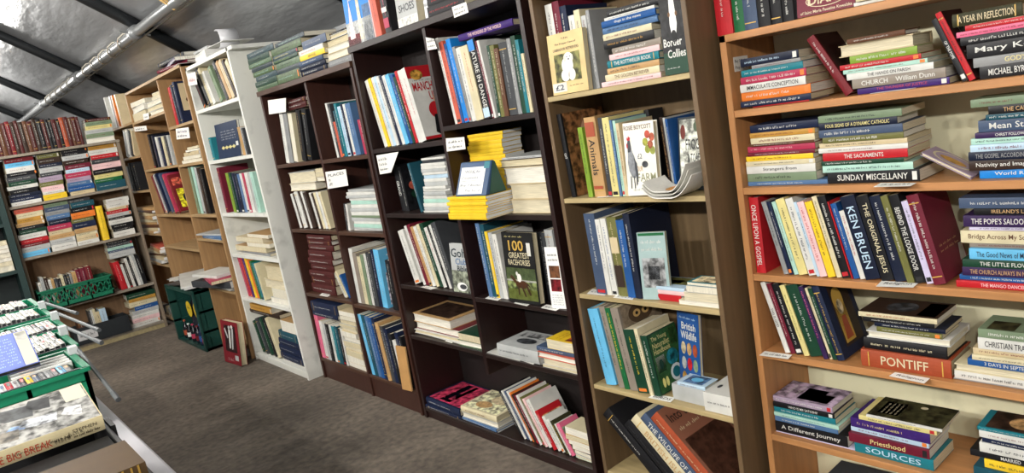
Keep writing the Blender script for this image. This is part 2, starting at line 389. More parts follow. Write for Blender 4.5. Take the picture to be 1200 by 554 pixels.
# ------------------------------------------------------------------ bookcases
def bookcase(name, label, X, dep, yr, yl, ztop, bays, m_side, m_shelf, m_back, th=.022, lean=(0, 0), plinth=0, edge=None, top_over=0, group=None, back=True, div0=0.0):
    root = thing(name, label, 'bookcase', (X, (yr + yl) / 2, 0), group); o = Vector(root.location)
    for k, (y0, y1, zs) in enumerate(bays): BAYS.append(('x', X, dep, y0, y1, max(0, lean[0]) if k == len(bays) - 1 else 0, zs, ztop))
    def part(nm, a, b, m, tl=0):
        a = Vector(a) - o; b = Vector(b) - o
        p = MB().box(a, b, (lambda q: (q[0], q[1] + tl * (q[2]), q[2])) if tl else None).build(nm, m, root); return bevel(p, .0015, 1)
    part('side_panel', (X, yr, 0), (X + dep, yr + th, ztop), m_side, lean[0])
    part('side_panel', (X, yl - th, 0), (X + dep, yl, ztop), m_side, lean[1])
    if back: part('back_panel', (X + dep - .006, yr + th + .001, .02), (X + dep, yl - th - .001, ztop - .002), m_back)
    part('top_board', (X - top_over, yr - top_over, ztop - (.03 if top_over else th)), (X + dep, yl + top_over, ztop), m_shelf) if ztop < 2.5 else None
    for k, (y0, y1, zs) in enumerate(bays):
        for z in zs:
            part('shelf', (X + .002, y0 + max(0, lean[0]) * z * (k == len(bays) - 1), z - th), (X + dep - .007, y1, z), m_shelf)
        if k: part('divider', (X + .001, y1, div0), (X + dep - .007, y1 + th, ztop - .03), m_side)
    if div0: part('shelf', (X + .002, yr + th, .065 - th), (X + dep - .007, yl - th, .065), m_shelf)
    if plinth: part('plinth', (X + .012, yr + th, 0), (X + .03, yl - th, plinth), m_side)
    return root
pine = mat('b98250', .45, kind='woodx'); pine_v = mat('b98250', .45, kind='woody'); pine_back = mat('d9d5b4', .7, kind='paint')
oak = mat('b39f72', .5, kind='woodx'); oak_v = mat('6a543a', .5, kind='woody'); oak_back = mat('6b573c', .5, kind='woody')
dark = mat('241714', .4, kind='woodx'); dark_v = mat('24110f', .4, kind='woody'); darkback = mat('160e0d', .6)
brn = mat('4a3022', .45, kind='woodx'); brn_v = mat('3d221a', .42, kind='woody'); brn_back = mat('21130f', .6)
white = mat('dcdcd4', .4, kind='paint'); ply = mat('a98b62', .55, kind='woodx'); ply_v = mat('a07c52', .55, kind='woody'); ply_back = mat('8f6e48', .6, kind='woody')
greyw = mat('8b8172', .6, kind='woodx'); greyw_v = mat('7d6f5e', .6, kind='woody'); tanback = mat('8a6a4b', .7, kind='woody')
XR, XB, XD, XS, XW, XP, YK = 2.007, 1.898, 1.898, 1.900, 1.81, 1.79, 8.0
RZ = [1.468, 1.223, .939, .672, .378, .10]
bookcase('bookcase', 'orange pine bookcase of religious books nearest the camera', XR, .28, .10, 1.318, 1.70, [(.122, 1.296, RZ)], pine_v, pine, pine_back)
BZ = [1.985, 1.608, 1.222, .843, .464, .085]
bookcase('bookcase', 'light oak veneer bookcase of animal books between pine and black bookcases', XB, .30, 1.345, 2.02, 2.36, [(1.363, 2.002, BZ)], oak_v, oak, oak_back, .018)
DZL, DZR = [1.503, 1.162, .774, .488, .065], [1.563, 1.158, .763, .484, .065]
bookcase('bookcase', 'wide black wood bookcase with two bays holding sport and cookery books', XD, .29, 2.065, 3.385, 2.03, [(2.725, 3.363, DZL[:-1]), (2.087, 2.703, DZR[:-1])], dark_v, dark, darkback, .022, plinth=.042, top_over=.008, div0=.375)
SZL, SZR = [1.485, 1.055, .614, .149], [1.482, 1.052, .601, .149]
BAYS.append(('x', XD, .29, 2.087, 3.363, 0, [.065], .464))
bookcase('bookcase', 'dark brown two-bay bookcase with greenish book stacks on its top', XS, .28, 3.41, 4.66, 1.965, [(3.99, 4.638, SZL), (3.432, 3.968, SZR)], brn_v, brn, brn_back, .022, plinth=.127, top_over=.012)
WZ = [1.962, 1.584, 1.182, .864, .515, .06]
bookcase('bookcase', 'tall narrow white painted bookcase with worn blank side panel', XW, .36, 4.705, 5.69, 2.28, [(4.73, 5.665, WZ)], white, white, white, .025, lean=(.035, 0), plinth=.035)
PA, PB, PC = [1.906, 1.595, 1.176, .973, .552, .10], [2.046, 1.602, 1.174, .87, .462], [2.067, 1.75, 1.411, .972, .654, .06]
bookcase('bookcase', 'plywood bookcase with two open bays beside the white bookcase', XP, .34, 5.715, 7.47, 2.32, [(6.40, 7.448, PB[:4]), (5.737, 6.378, PA)], ply_v, ply, ply_back, .022)
bookcase('bookcase', 'low plywood corner bookcase stub between plywood and grey end bookcases', XP + .03, .31, 7.49, 8.70, 2.067, [(7.512, 8.678, PC[1:])], ply_v, ply, mat('7a4f3c', .6), .022)
KZ = [1.94, 1.48, 1.0, .48, .07]
BAYS.append(('y', YK, .3, -1.735, -.725, 0, KZ[1:], 1.94))
def end_case():
    root = thing('bookcase', 'grey wood bookcase across the far end with leather volumes on top', 'bookcase', (1.23, YK, 0)); o = Vector(root.location)
    part = lambda nm, a, b, m: bevel(MB().box(Vector(a) - o, Vector(b) - o).build(nm, m, root), .0015, 1)
    part('side_panel', (.70, YK, 0), (.725, YK + .3, 1.915), greyw_v); part('side_panel', (1.735, YK, 0), (1.76, YK + .3, 1.915), greyw_v)
    part('back_panel', (.726, YK + .294, .02), (1.734, YK + .3, 1.91), tanback)
    part('top_board', (.695, YK - .005, 1.9155), (1.765, YK + .3, 1.94), greyw)
    for z in KZ[1:]: part('shelf', (.726, YK + .002, z - .024), (1.734, YK + .293, z), greyw)
    part('plinth', (.726, YK + .012, 0), (1.734, YK + .03, .045), mat('a99b74', .6, kind='woodx'))
end_case()
# ================================================================== pine bookcase
pr = side(XR + .02)
Z1, Z2, Z3, Z4, Z5 = (830, 0, .30833), (850, 110, .29167), (860, 220, .28333), (870, 320, .275), (880, 430, .26667)
G = 'religious books on the pine bookcase'
row(pr, 1.7005, Z1, [(None, """36 -160 red h
97 -170 green h
140 -165 slate h
192 -150 black h
240 -150 black h
282 -150 black h""", 326)], 'on top of the pine bookcase', G)
stack(pr, RZ[0], Z1, """165 405 380 red m
122 388 385 navy
118 355 382 orange p - white
117 325 368 white p IMMACULATE~CONCEPTION black
118 297 368 crimson
120 270 355 teal
163 250 350 grey
120 226 340 dark_navy p - pale_blue""", 'stack by the upright, upper pine shelf', G)
row(pr, RZ[0], Z1, [((458, 312, 165), '458 165 dark_red h - - darkcov', 497)], 'leaning alone on the upper pine shelf', G)
stack(pr, RZ[0], Z1, """500 345 840 purple p THE~THUNDER~OF~JUSTICE crimson
490 312 832 grey_brown p CHURCH~~~~William~Dunn white
488 288 812 white p THE~HANDS~ON~PARISH black
484 272 800 mint
488 252 795 red
530 216 785 lime p - white
487 178 770 beige x
525 150 745 brown h""", 'middle stack, upper pine shelf', G)
row(pr, RZ[0], Z1, [((858, 742, 100), """858 100 black p OF~THE~POPE white
884 76 red h - black pope""", 912)], 'leaning pair on the upper pine shelf', G)
stack(pr, RZ[0], Z1, """915 272 1300 black p MICHAEL~BYRNES~~THE~SACRED white
915 235 1290 grey p GOD'S~SPY pale_yellow
918 182 1290 black p Mary~Kenny~~~~~~ white
932 148 1260 black p - white
940 125 1250 pink
975 98 1260 red
925 56 1190 dark_olive h A~YEAR~IN~REFLECTION beige""", 'stack by the leaning pair, upper pine shelf', G)
stack(pr, RZ[1], Z2, """60 357 375 steel p - white
65 325 340 sage p - black
75 295 350 white p Strangers~from black
75 275 350 cream
78 255 350 yellow
85 240 355 maroon
82 215 355 crimson p - pale_pink
95 204 355 brown
100 180 355 cream p - dark_red
95 160 355 ochre
92 130 365 navy""", 'stack by the upright, second pine shelf', G)
stack(pr, RZ[1], Z2, """388 318 755 black p SUNDAY~MISCELLANY white
388 290 750 mint
385 272 715 dark_green
390 240 730 red p THE~SACRAMENTS white
370 222 730 white
370 203 725 beige
385 178 710 olive
372 148 710 slate p - white
372 120 685 dark_navy p FOUR~SIGNS~OF~A~DYNAMIC~CATHOLIC pale_yellow
368 92 705 sage""", 'middle stack, second pine shelf', G, yaw=.012)
LBL['mauve'] = 'mauve floral hardback sloping down with pale page edges outward, second pine shelf'
row(pr, RZ[1], Z2, [((912, 726, 258), '908 252 mauve x - - mauve', 943)], '', G, dmax=.21)
stack(pr, RZ[1], Z2, """985 310 1330 bright_blue p World~Religions white
975 270 1320 dark_brown p Nativity~and~Imagination white
976 235 1320 dark_navy p THE~GOSPEL~ACCORDING~TO~THE grey
982 207 1320 pale_blue
982 182 1320 mint
1003 158 1320 dark_purple p CHRIST~FOLLOWING white
1012 110 1340 slate p Mean~Streets white
1045 85 1340 dark_teal
1055 50 1350 black p THE~CARDINAL tan
985 24 1270 sage""", 'third stack, second pine shelf', G)
LBL['oug'] = 'bright red hardback with white spine title standing against the pine upright, third shelf'
row(pr, RZ[2], Z3, [(None, '93 42 red h ONCE~UPON~A~GOSPEL white oug', 133), ((208, 112, 60), """208 60 grey
230 60 navy
248 62 mint
268 52 pale_yellow p - black
308 50 white p - navy
343 62 pale_blue
358 62 pale_pink p - red
390 62 yellow p - black
424 40 cream
448 40 black
486 60 red
494 70 blue
521 100 white p - red
546 42 dark_navy p KEN~BRUEN~~~~ pale_blue
612 40 black p THE~ORIGINAL~JESUS cream
668 40 dark_navy
718 38 olive
752 36 black p BEHIND~THE~LODGE~DOOR white
797 60 lilac p - navy
828 36 maroon h - white endm""", 884)], 'third pine shelf', G)
stack(pr, RZ[2], Z3, """918 380 1320 red p THE~MANGO~DANCER pale_pink
930 360 1320 blue
942 325 1330 dark_purple p THE~CHURCH~ALWAYS~IN~NEED~OF~RE tan
945 293 1330 dark_green p THE~LITTLE~FLOWER white
972 250 1330 sky p The~Good~News~of~Mark's~Year dark_navy
968 230 1330 grey_brown
935 178 1320 cream p Bridge~Across~My~Sorrows brown
965 162 1320 lilac p - black
945 115 1340 dark_purple p THE~POPE'S~SALOON~~~David white
985 85 1340 black p IRELAND'S~LIVING tan
930 42 1310 slate""", 'stack beside the row, third pine shelf', G)
row(pr, RZ[3], Z4, [((183, 75, 42), """183 42 white p THIS~IS~GOD dark_grey
207 48 maroon p - pale_pink
230 50 black
264 55 pale_yellow p - olive
290 55 dark_green p - white psa
347 60 dark_purple p - pink
370 68 cream
384 70 dark_green
404 60 navy h - gold arch""", 440)], 'fourth pine shelf', G)
stack(pr, RZ[3], Z4, """503 320 885 rust h PONTIFF cream
512 273 868 black h - cream
522 245 880 white x
568 230 850 olive
556 212 860 dark_navy
508 188 815 black
488 166 825 cream p - rust browntop""", 'stack beside the row, fourth pine shelf', G)
stack(pr, RZ[3], Z4, """898 457 1330 grey p New~Century,~New white
900 415 1330 white p - black
900 385 1330 cream x
955 365 1340 blue p 3~DAYS~IN~SEPTEMBER white
975 345 1340 cream
975 320 1340 beige p - dark_red
1000 275 1350 white p CHRISTIAN~TRANSITIONS black
1000 238 1350 sage p - white sagetop""", 'second stack, fourth pine shelf', G)
stack(pr, RZ[4], Z5, """62 278 398 lilac p - grey
62 226 370 black p A~Different~Journey white
66 206 335 steel
64 190 345 mint
72 168 340 teal p - white
62 146 325 black p WHO~IS~MR~SATOSHI? white
60 122 318 mauve p - white twilight""", 'stack by the upright, fifth pine shelf', G)
stack(pr, RZ[4], Z5, """428 322 772 teal p SOURCES~~~~~~~ pale_blue
428 284 780 maroon p Priesthood pale_yellow
432 262 778 pale_blue
434 222 785 purple p - pale_yellow
470 210 812 pale_yellow
505 206 838 white p - dark_brown darktop""", 'middle stack, fifth pine shelf', G)
stack(pr, RZ[4], Z5, """978 432 1330 dark_teal
1022 405 1345 yellow
958 362 1330 black p MARRIED white
1000 330 1340 white
1012 313 1340 navy
998 280 1340 white
988 262 1330 teal p - white teatop""", 'third stack, fifth pine shelf', G)
pf = side(XR + .03)
stack(pf, RZ[5], Z5, """250 560 620 pale_grey h
300 500 640 dark_grey h""", 'pair on the lowest pine shelf', G)
face('diary', side(XR + .03), 1.7005, 830 + 338 * .30833, 830 + 560 * .30833, -55, .02, 'maroon', 'p', 'maroon paperback standing cover out on top of the pine bookcase', .1)
art('diary', [('text', 'DIARY', .22, .16, .8, .27, 'cream'), ('ell', .52, .21, .36, .11, 'cream'), ('ell', .52, .21, .345, .1, 'maroon', None, 1.4), ('text', 'DIARY', .2, .15, .84, .27, 'cream'), ('text', 'of Saint Maria Faustina Kowalska', .06, .03, .95, .075, 'cream')])
stack(side(XR + .0), 1.7005, Z1, """545 12 780 white m
560 -10 790 cream p
555 -45 770 grey p""", 'stack on top of the pine bookcase', G, dmax=.2)
art('pope', [('rect', .02, .0, 1, 1, '2a1013'), ('ell', .55, .72, .16, .11, 'pale_grey', None, 2), ('ell', .55, .72, .13, .09, 'dark_grey', None, 3), ('lines', .12, .3, .7, .5, 3, 'pale_pink')])
art('endm', [('lines', .15, .3, .85, .42, 2, 'tan'), ('poly', [(.72, .12), (.95, .12), (.95, .3), (.8, .3)], 'pale_grey')])
art('arch', [('rect', .2, .12, .86, .94, 'dark_brown'), ('rect', .25, .16, .6, .72, 'gold'), ('ell', .425, .72, .175, .16, 'gold'), ('ell', .42, .62, .1, .1, 'beige', 'photo', 3), ('poly', [(.3, .2), (.55, .2), (.5, .5), (.36, .5)], 'rust', 2)])
art('darkcov', [('rect', .05, .0, 1, 1, '22100f'), ('rect', .25, .25, .85, .8, '4a2420', 'floral')])
art('mauve', [('ell', .5, .5, .42, .4, 'cream'), ('ell', .5, .5, .37, .35, 'mauve', None, 2), ('ell', .45, .5, .18, .26, 'ochre', 'floral', 3)])
art('psa', [('rect', .1, .35, .5, .5, 'steel'), ('rect', .15, .55, .8, .6, 'white')])
art('browntop', [('rect', 0.02, .0, 1, 1, 'dark_brown'), ('rect', .1, .05, .9, .28, 'rust', 'photo'), ('ell', .5, .55, .3, .2, 'dark_grey', 'photo', 2)])
art('sagetop', [('rect', .05, .55, .6, .9, 'dark_olive', 'photo'), ('rect', .45, .1, .95, .42, 'pale_grey'), ('lines', .5, .15, .9, .4, 3, 'black')])
art('twilight', [('rect', .02, .0, 1, 1, 'mauve', 'photo'), ('rect', .1, .28, .75, .62, 'pale_blue'), ('rect', .1, .12, .55, .3, 'ochre', 'photo'), ('lines', .3, .64, .8, .92, 2, 'white')])
art('darktop', [('rect', .02, .0, 1, 1, 'dark_olive', 'photo'), ('rect', .18, .62, .8, .9, 'grey_brown'), ('lines', .22, .64, .76, .88, 4, 'cream'), ('ell', .78, .4, .06, .05, 'cream')])
art('teatop', [('rect', .05, .0, 1, .9, 'dark_brown', 'photo'), ('ell', .5, .45, .3, .2, 'tan', 'photo', 2)])
def card_flat(z, corners, label, body=None, m=None, seed=1):
    p = [onZ(x, y, z + .0012) for x, y in corners]        # front-left, front-right, back-right, back-left
    b = MB(); b.prism(p, (0, 0, .0006)); o = b.build('price_card', mat('f0efe8', .6)); tag(o, label, 'card')
    u, v = p[1] - p[0], p[3] - p[0]; W, L = u.length, v.length; u.normalize(); v.normalize(); org = p[0] + u * W * .12 + v * L * .28 + Vector((0, 0, .0009))
    if body: put_text('card_lettering', body, org, u, v, W * .76, L * .45, mat('black', .5), o, .015, shear=.15)
    else: scribble('card_lettering', org, u, v, W * .76, L * .4, mat('dark_navy', .5), o, seed)
    return o
def card_up(pl, corners, label, lines, dep=-.0015, col='eceae2', name='shelf_label', ink='dark_navy', seed=1):
    q = [pl.at(x, y) for x, y in corners]; p = [pl.w(l, z, dep) for l, z in q]          # top-left, top-right, bottom-right, bottom-left
    o = MB().prism(p, pl.dv * .0007).build(name, mat(col, .6)); tag(o, label, 'label')
    u, v = p[2] - p[3], p[0] - p[3]; n = len(lines) if not isinstance(lines, int) else lines
    for i in range(n):
        org = p[3] + u * .12 + v * (.88 - .76 * (i + .85) / n) - pl.dv * .0009; hgt = v.length * .76 / n * .62
        if isinstance(lines, int): scribble('label_lettering', org, u.normalized(), v.normalized(), u.length * .74, hgt, mat(ink, .5), o, seed + i)
        elif lines[i]: put_text('label_lettering', lines[i], org, u.normalized(), v.normalized(), u.length * .76, hgt, mat(ink, .5), o, .012, fit=len(lines[i]) > 4)
    return o
zc = lambda Z, *p: [(Z[0] + x * Z[2], Z[1] + y * Z[2]) for x, y in p]
card_flat(RZ[2], zc(Z3, (588, 408), (742, 412), (762, 395), (612, 384)), 'white card lettered religion at front of third pine shelf', 'Religion')
card_flat(RZ[3], zc(Z4, (72, 350), (195, 366), (212, 348), (95, 332)), 'white card with small print by upright on fourth pine shelf', None, seed=4)
card_flat(RZ[3], zc(Z4, (625, 438), (775, 470), (800, 448), (650, 422)), 'white card lettered religion at front of fourth pine shelf', 'Religion')
card_flat(RZ[1], zc(Z2, (595, 374), (745, 370), (768, 358), (625, 358)), 'white paper slip at front of second pine shelf', None, seed=6)
ls_ = side(XR).l_at(830 + 612 * .30833, RZ[0]); tag(MB().prism([(XR + .003, ls_, RZ[0] + .001), (XR + .003, ls_ - .1, RZ[0] + .001), (XR + .019, ls_ - .11, RZ[0] + .001), (XR + .019, ls_ - .01, RZ[0] + .001)], (0, 0, .0006)).build('price_card', mat('f0efe8', .6)), 'blank white paper slip at front of upper pine shelf', 'card')
def side_card():
    y = 1.2955; X0, X1 = XR + .03, XR + .11; Z0, Z1_ = 1.585, 1.63
    o = MB().box((X0, y - .0008, Z0), (X1, y, Z1_)).build('shelf_label', mat('d9d4cc', .6)); tag(o, 'handwritten white offer label stuck on the inside of the pine upright', 'label')
    for i, t in enumerate(('Buy 3 Books', 'Pay for 2')): put_text('label_lettering', t, (X0 + .006, y - .0012, Z1_ - .02 - i * .02), (1, 0, 0), (0, 0, 1), .066, .012, mat('black', .5), o, .01)
side_card()
# ================================================================== oak bookcase
pb = side(XB + .045); pbf = side(XB + .022)
A1, A2, A3, A4 = (620, 0, .4332), (620, 140, .2527), (660, 220, .325), (670, 340, .386)
G = 'animal books on the oak bookcase'
row(pb, BZ[1], A1, [(None, """78 16 white
97 8 maroon h
116 20 navy h
134 45 white
150 30 cream
166 45 pale_grey""", 180)], 'first oak shelf', G)
row(pbf, BZ[1], A1, [(None, '180 30 grey p - white', 190)], 'in front on the first oak shelf', G)
stack(pbf, BZ[1], A1, """194 224 352 pale_pink
204 204 350 cream p THE~GOLDEN~RETRIEVER brown
208 187 348 tan
210 166 350 teal h THE~ROTTWEILER~BOOK white
216 149 350 pale_pink p - dark_red
218 131 350 grey_brown p - white
198 112 332 black p - ochre
196 95 328 cream p - dark_red
194 78 342 steel h - navy
194 60 340 blue h dogs~in~the~news white
200 50 335 white
205 30 345 black""", 'stack of dog books, first oak shelf', G)
face('lab', side(XB + .004), BZ[1], 620 + 67 * .4332, 620 + 162 * .4332, 101 * .4332, .022, 'd8bd84', 'p', 'cream paperback with puppy photograph and price sticker, cover out', .05)
art('lab', [('rect', .14, .2, .86, .66, 'olive', 'photo'), ('ell', .5, .46, .16, .14, 'f2f0ea'), ('ell', .54, .58, .12, .085, 'f4f2ee', None, 2), ('ell', .42, .3, .12, .1, 'eeeae0', None, 2), ('ell', .6, .3, .1, .1, 'e6e2d8', None, 2),
 ('ell', .445, .57, .035, .06, 'd8d2c4', None, 3), ('ell', .645, .57, .035, .06, 'd8d2c4', None, 3), ('ell', .51, .595, .014, .011, 'black', None, 4), ('ell', .59, .595, .014, .011, 'black', None, 4), ('ell', .55, .555, .022, .014, 'black', None, 4),
 ('text', 'The Proper Care of', .2, .8, .8, .84, 'dark_brown'), ('text', 'LABRADOR RETRIEVERS', .14, .71, .86, .755, 'dark_brown'), ('text', 'T.F.H.', .4, .89, .6, .92, 'dark_brown'), ('lines', .5, .1, .9, .15, 1, 'brown'), ('rect', .02, .04, .42, .19, 'white'), ('text', '£2', .1, .07, .34, .16, 'navy', .03)])
face('collie', side(XB + .006), BZ[1], 620 + 352 * .4332, 620 + 436 * .4332, -4, .02, 'dark_green', 'p', 'dark paperback with dog face photograph standing cover out beside dog books', .05)
art('collie', [('rect', 0, .27, 1, 1, '202022', 'photo'), ('ell', .55, .66, .3, .28, '1c1c1e', None, 2), ('poly', [(.45, .98), (.62, .98), (.7, .6), (.62, .44), (.46, .44), (.4, .6)], 'e4e2de', 3), ('ell', .54, .47, .11, .06, '0e0e10', None, 6), ('ell', .4, .72, .05, .03, '6a4a2a', None, 6), ('ell', .7, .72, .05, .03, '6a4a2a', None, 6),
 ('text', 'Border', .06, .34, .84, .44, 'white', .03), ('text', 'Collies', .2, .2, .96, .3, 'white', .03), ('lines', .12, .06, .7, .1, 1, 'white')])
LBL['cat'] = 'black paperback with white spine title and cat photograph cover, second oak shelf'
LBL['animals'] = 'thick tan hardback with red label and bold black spine title, second oak shelf'
LBL['limeb'] = 'lime green paperback leaning between cat book and thick tan hardback'
row(pbf, BZ[2], A2, [((196, 122, -20), '196 -20 black p CAT white cat', 216)], 'second oak shelf', G)
row(pbf, BZ[2], A2, [((276, 222, 40), '276 40 lime p - dark_green limeb', 298), (None, """303 -5 tan h Animals black animals
366 -5 dark_grey p - white
388 -5 pale_yellow p - navy
420 5 steel p - white
432 8 mint p - dark_green
446 20 beige""", 462)], 'second oak shelf', G, start=2)
art('cat', [('rect', .04, 0, 1, 1, '7c5434', 'photo'), ('poly', [(.2, .62), (.5, .95), (.62, .66)], '8a6244', 2), ('poly', [(.3, .68), (.48, .88), (.55, .68)], 'c69a80', 3), ('ell', .6, .42, .34, .3, '8c623a', 'floral', 2), ('ell', .7, .5, .08, .05, 'c9c25a', None, 5), ('ell', .7, .5, .02, .045, 'black', None, 7)])
def on_spine(bid, items):
    ob = BK[bid]; w, t, h = ob['dims']; x = -.0009 - min(.004, t * .12)
    for v0, v1, col in items:
        MB().quad((x, -t * .1, v0 * h), (x, -t * .9, v0 * h), (x, -t * .9, v1 * h), (x, -t * .1, v1 * h)).build('spine_panel', mat(col, .5), ob)
on_spine('animals', [(.76, .94, 'rust'), (.1, .14, 'rust')])
row(side(XB + .2), BZ[2], (680, 90, .27075), [(None, """290 150 black h""", 352)], 'behind the farm book, second oak shelf', G)
F2 = (680, 90, .27075)
face('farm', side(XB + .012), BZ[2], 680 + 196 * .27075, 680 + 330 * .27075, 90 + 212 * .27075, .026, 'ece9dd', 'h', 'white hardback with painted cockerel and apples, cover out, second oak shelf', .1, yaw=.12)
art('farm', [('poly', [(.10, .72), (.13, .77), (.2, .77), (.22, .70), (.24, .62), (.31, .54), (.36, .42), (.35, .3), (.3, .24), (.2, .25), (.11, .34), (.08, .46), (.1, .58)], '83868a', 1, 'floral'), ('poly', [(.30, .52), (.38, .44), (.4, .28), (.36, .16), (.31, .13), (.33, .26), (.3, .38)], '3c3f44', 2), ('poly', [(.11, .7), (.13, .76), (.2, .76), (.22, .68), (.2, .6), (.11, .6)], '3a3c40', 2), ('poly', [(.1, .77), (.11, .81), (.14, .79), (.16, .83), (.19, .8), (.22, .81), (.2, .76), (.13, .76)], 'red', 3), ('ell', .1, .69, .022, .035, 'red', None, 4), ('poly', [(.14, .27), (.17, .27), (.16, .1), (.13, .1)], 'dark_grey', 3), ('poly', [(.24, .27), (.27, .27), (.28, .1), (.25, .1)], 'dark_grey', 3)] +
 [('ell', u, v, .085, .055, c, 'floral', 2) for u, v, c in ((.78, .82, 'b04a3a'), (.92, .78, 'a8543a'), (.7, .72, '9a9a3c'), (.86, .68, 'a0563c'), (.76, .62, '8c9440'), (.92, .6, '98a04a'))] +
 [('text', 'ROSIE BOYCOTT', .03, .9, .92, .96, 'brown'), ('text', 'OUR', .36, .33, .56, .4, 'tan'), ('text', 'FARM', .36, .19, .96, .3, '8a8a6a', .02), ('text', '£2', .42, .5, .56, .57, 'navy', 0), ('ell', .64, .42, .1, .045, 'dark_grey', 'photo', 2), ('lines', .2, .05, .8, .12, 1, 'grey')])
row(side(XB + .085), BZ[2], F2, [((408, 360, 185), """385 178 dark_brown h - tan
400 180 pale_grey
412 185 blue""", 424)], 'right of the farm book, second oak shelf'.replace('right of', 'beside'), G)
face('frogs', side(XB + .09), BZ[2], 680 + 424 * .27075, 680 + 540 * .27075, 90 + 188 * .27075, .02, '2c3236', 'h', 'dark hardback with pale frog cover leaning behind curled magazines', .15)
art('frogs', [('rect', .06, .05, .97, .97, 'c6c8bc', 'photo'), ('text', 'FROGS', .3, .55, .95, .7, 'black', .03), ('text', '& TOADS', .36, .38, .95, .5, 'black', .03), ('ell', .2, .8, .1, .1, '6a2a22', None, 2), ('ell', .75, .86, .12, .07, '4c5a44', None, 2), ('ell', .35, .22, .16, .07, '33382c', None, 2)])
def curled_magazines():
    cols = ('e4e2da', 'd6d4ca', 'eeece6')
    for k in range(3):
        l0 = pbf.l_at(680 + 318 * .27075, BZ[2]); l1 = 1.372
        y0, y1 = l0 - .008 * (2 - k), l1 + .003 + .007 * (2 - k); n = 14; b = MB(); pts = []
        for i in range(n + 1):
            u = i / n; y = y0 + (y1 - y0) * u; z = BZ[2] + .0015 + .011 * (2 - k) + (max(0, .28 - u) / .28) ** 2 * .035 + (max(0, u - .55) / .45) ** 2 * (.085 - .006 * k); pts.append((y, z))
        v = []
        for x in (XB - .045 + .004 * k, XB + .075):
            for y, z in pts: v.append((x, y, z))
            for y, z in pts: v.append((x, y, z + .0028))
        m_ = n + 1; f = []
        for i in range(n):
            f += [(i, i + 1, 2 * m_ + i + 1, 2 * m_ + i), (m_ + i, 2 * m_ + m_ + i, 2 * m_ + m_ + i + 1, m_ + i + 1), (i, m_ + i, m_ + i + 1, i + 1), (2 * m_ + i, 2 * m_ + i + 1, 3 * m_ + i + 1, 3 * m_ + i)]
        f += [(0, 2 * m_, 3 * m_, m_), (n, m_ + n, 3 * m_ + n, 2 * m_ + n)]
        o = mesh_obj('magazine', v, f, mat(cols[k], .3, kind='cover'), None, False)
        tag(o, ('lowest', 'middle', 'topmost')[2 - k] + ' of the curled open magazines on the second oak shelf', 'magazine', 'curled magazines')
        if k == 0:
            q = lambda u, x: (x, y0 + (y1 - y0) * u, 0)
            bb = MB(); ns = 10
            for i in range(ns):
                a, c = .3 + .42 * i / ns, .3 + .42 * (i + 1) / ns
                zz = lambda u: BZ[2] + .0015 + .022 + .0035 + (max(0, .28 - u) / .28) ** 2 * .035 + (max(0, u - .55) / .45) ** 2 * .085
                wdt = lambda u: .045 * math.sqrt(max(0, 1 - ((u - .51) / .22) ** 2))
                bb.quad((XB + .02 - wdt(a), y0 + (y1 - y0) * a, zz(a)), (XB + .02 + wdt(a), y0 + (y1 - y0) * a, zz(a)), (XB + .02 + wdt(c), y0 + (y1 - y0) * c, zz(c)), (XB + .02 - wdt(c), y0 + (y1 - y0) * c, zz(c)))
            bb.build('cover_picture', mat('d08a3c', .4, kind='photo'), o)
curled_magazines()
row(pbf, BZ[3], A3, [((121, 70, 95), """121 95 slate p - white
160 115 white
178 112 white p - blue
199 108 olive h - beige deer
234 118 blue h - white
262 95 dark_navy h - white dino""", 286)], 'third oak shelf', G)
face('cats', side(XB + .016), BZ[3], 660 + 274 * .325, 660 + 376 * .325, 220 + 168 * .325, .016, '9fb6b4', 'p', 'pale teal paperback with photograph, cover out at the end of the row', .08, yaw=.25)
art('cats', [('rect', .1, .18, .9, .62, 'grey', 'photo'), ('lines', .12, .7, .88, .92, 2, 'white'), ('rect', .04, .95, .96, .99, 'green'), ('rect', .3, .3, .7, .5, 'dark_grey', 'photo')])
on_spine('deer', [(.55, .75, 'beige'), (.12, .4, 'dark_brown')])
stack(pbf, BZ[3], A3, """300 380 418 red m
270 363 425 pale_pink m
282 352 430 pale_blue m - - magtop""", 'magazine stack, third oak shelf', G, dmax=.24, yaw=.0)
stack(side(XB + .004), BZ[3], A3, """404 405 566 cream f
425 374 566 white f
447 352 558 pale_grey f
449 340 556 teal f - - tealtop""", 'paperback stack, third oak shelf', G, dmax=.2)
art('magtop', [('rect', .3, .1, .95, .85, 'olive', 'photo'), ('rect', .4, .3, .7, .6, 'yellow')])
art('tealtop', [('rect', .1, .1, .9, .9, 'beige', 'photo'), ('lines', .15, .5, .8, .8, 2, 'dark_green')])
row(pbf, BZ[4], A4, [((104, 45, 58), """104 58 sky h - navy birds
143 50 grey_brown h - black
162 55 green p - yellow
178 55 grey_brown p - black owl
203 120 dark_green p - yellow
238 118 cream p - black
250 140 dark_green p - white nat""", 272)], 'fourth oak shelf', G)
art('owl', [('rect', .05, 0, 1, 1, '8a7a66', 'floral'), ('ell', .5, .85, .3, .12, '4d3c2c', None, 2), ('ell', .4, .85, .09, .045, 'c8a468', None, 5), ('ell', .62, .85, .09, .045, 'c8a468', None, 5), ('ell', .4, .85, .035, .02, 'black', None, 7), ('ell', .62, .85, .035, .02, 'black', None, 7)])
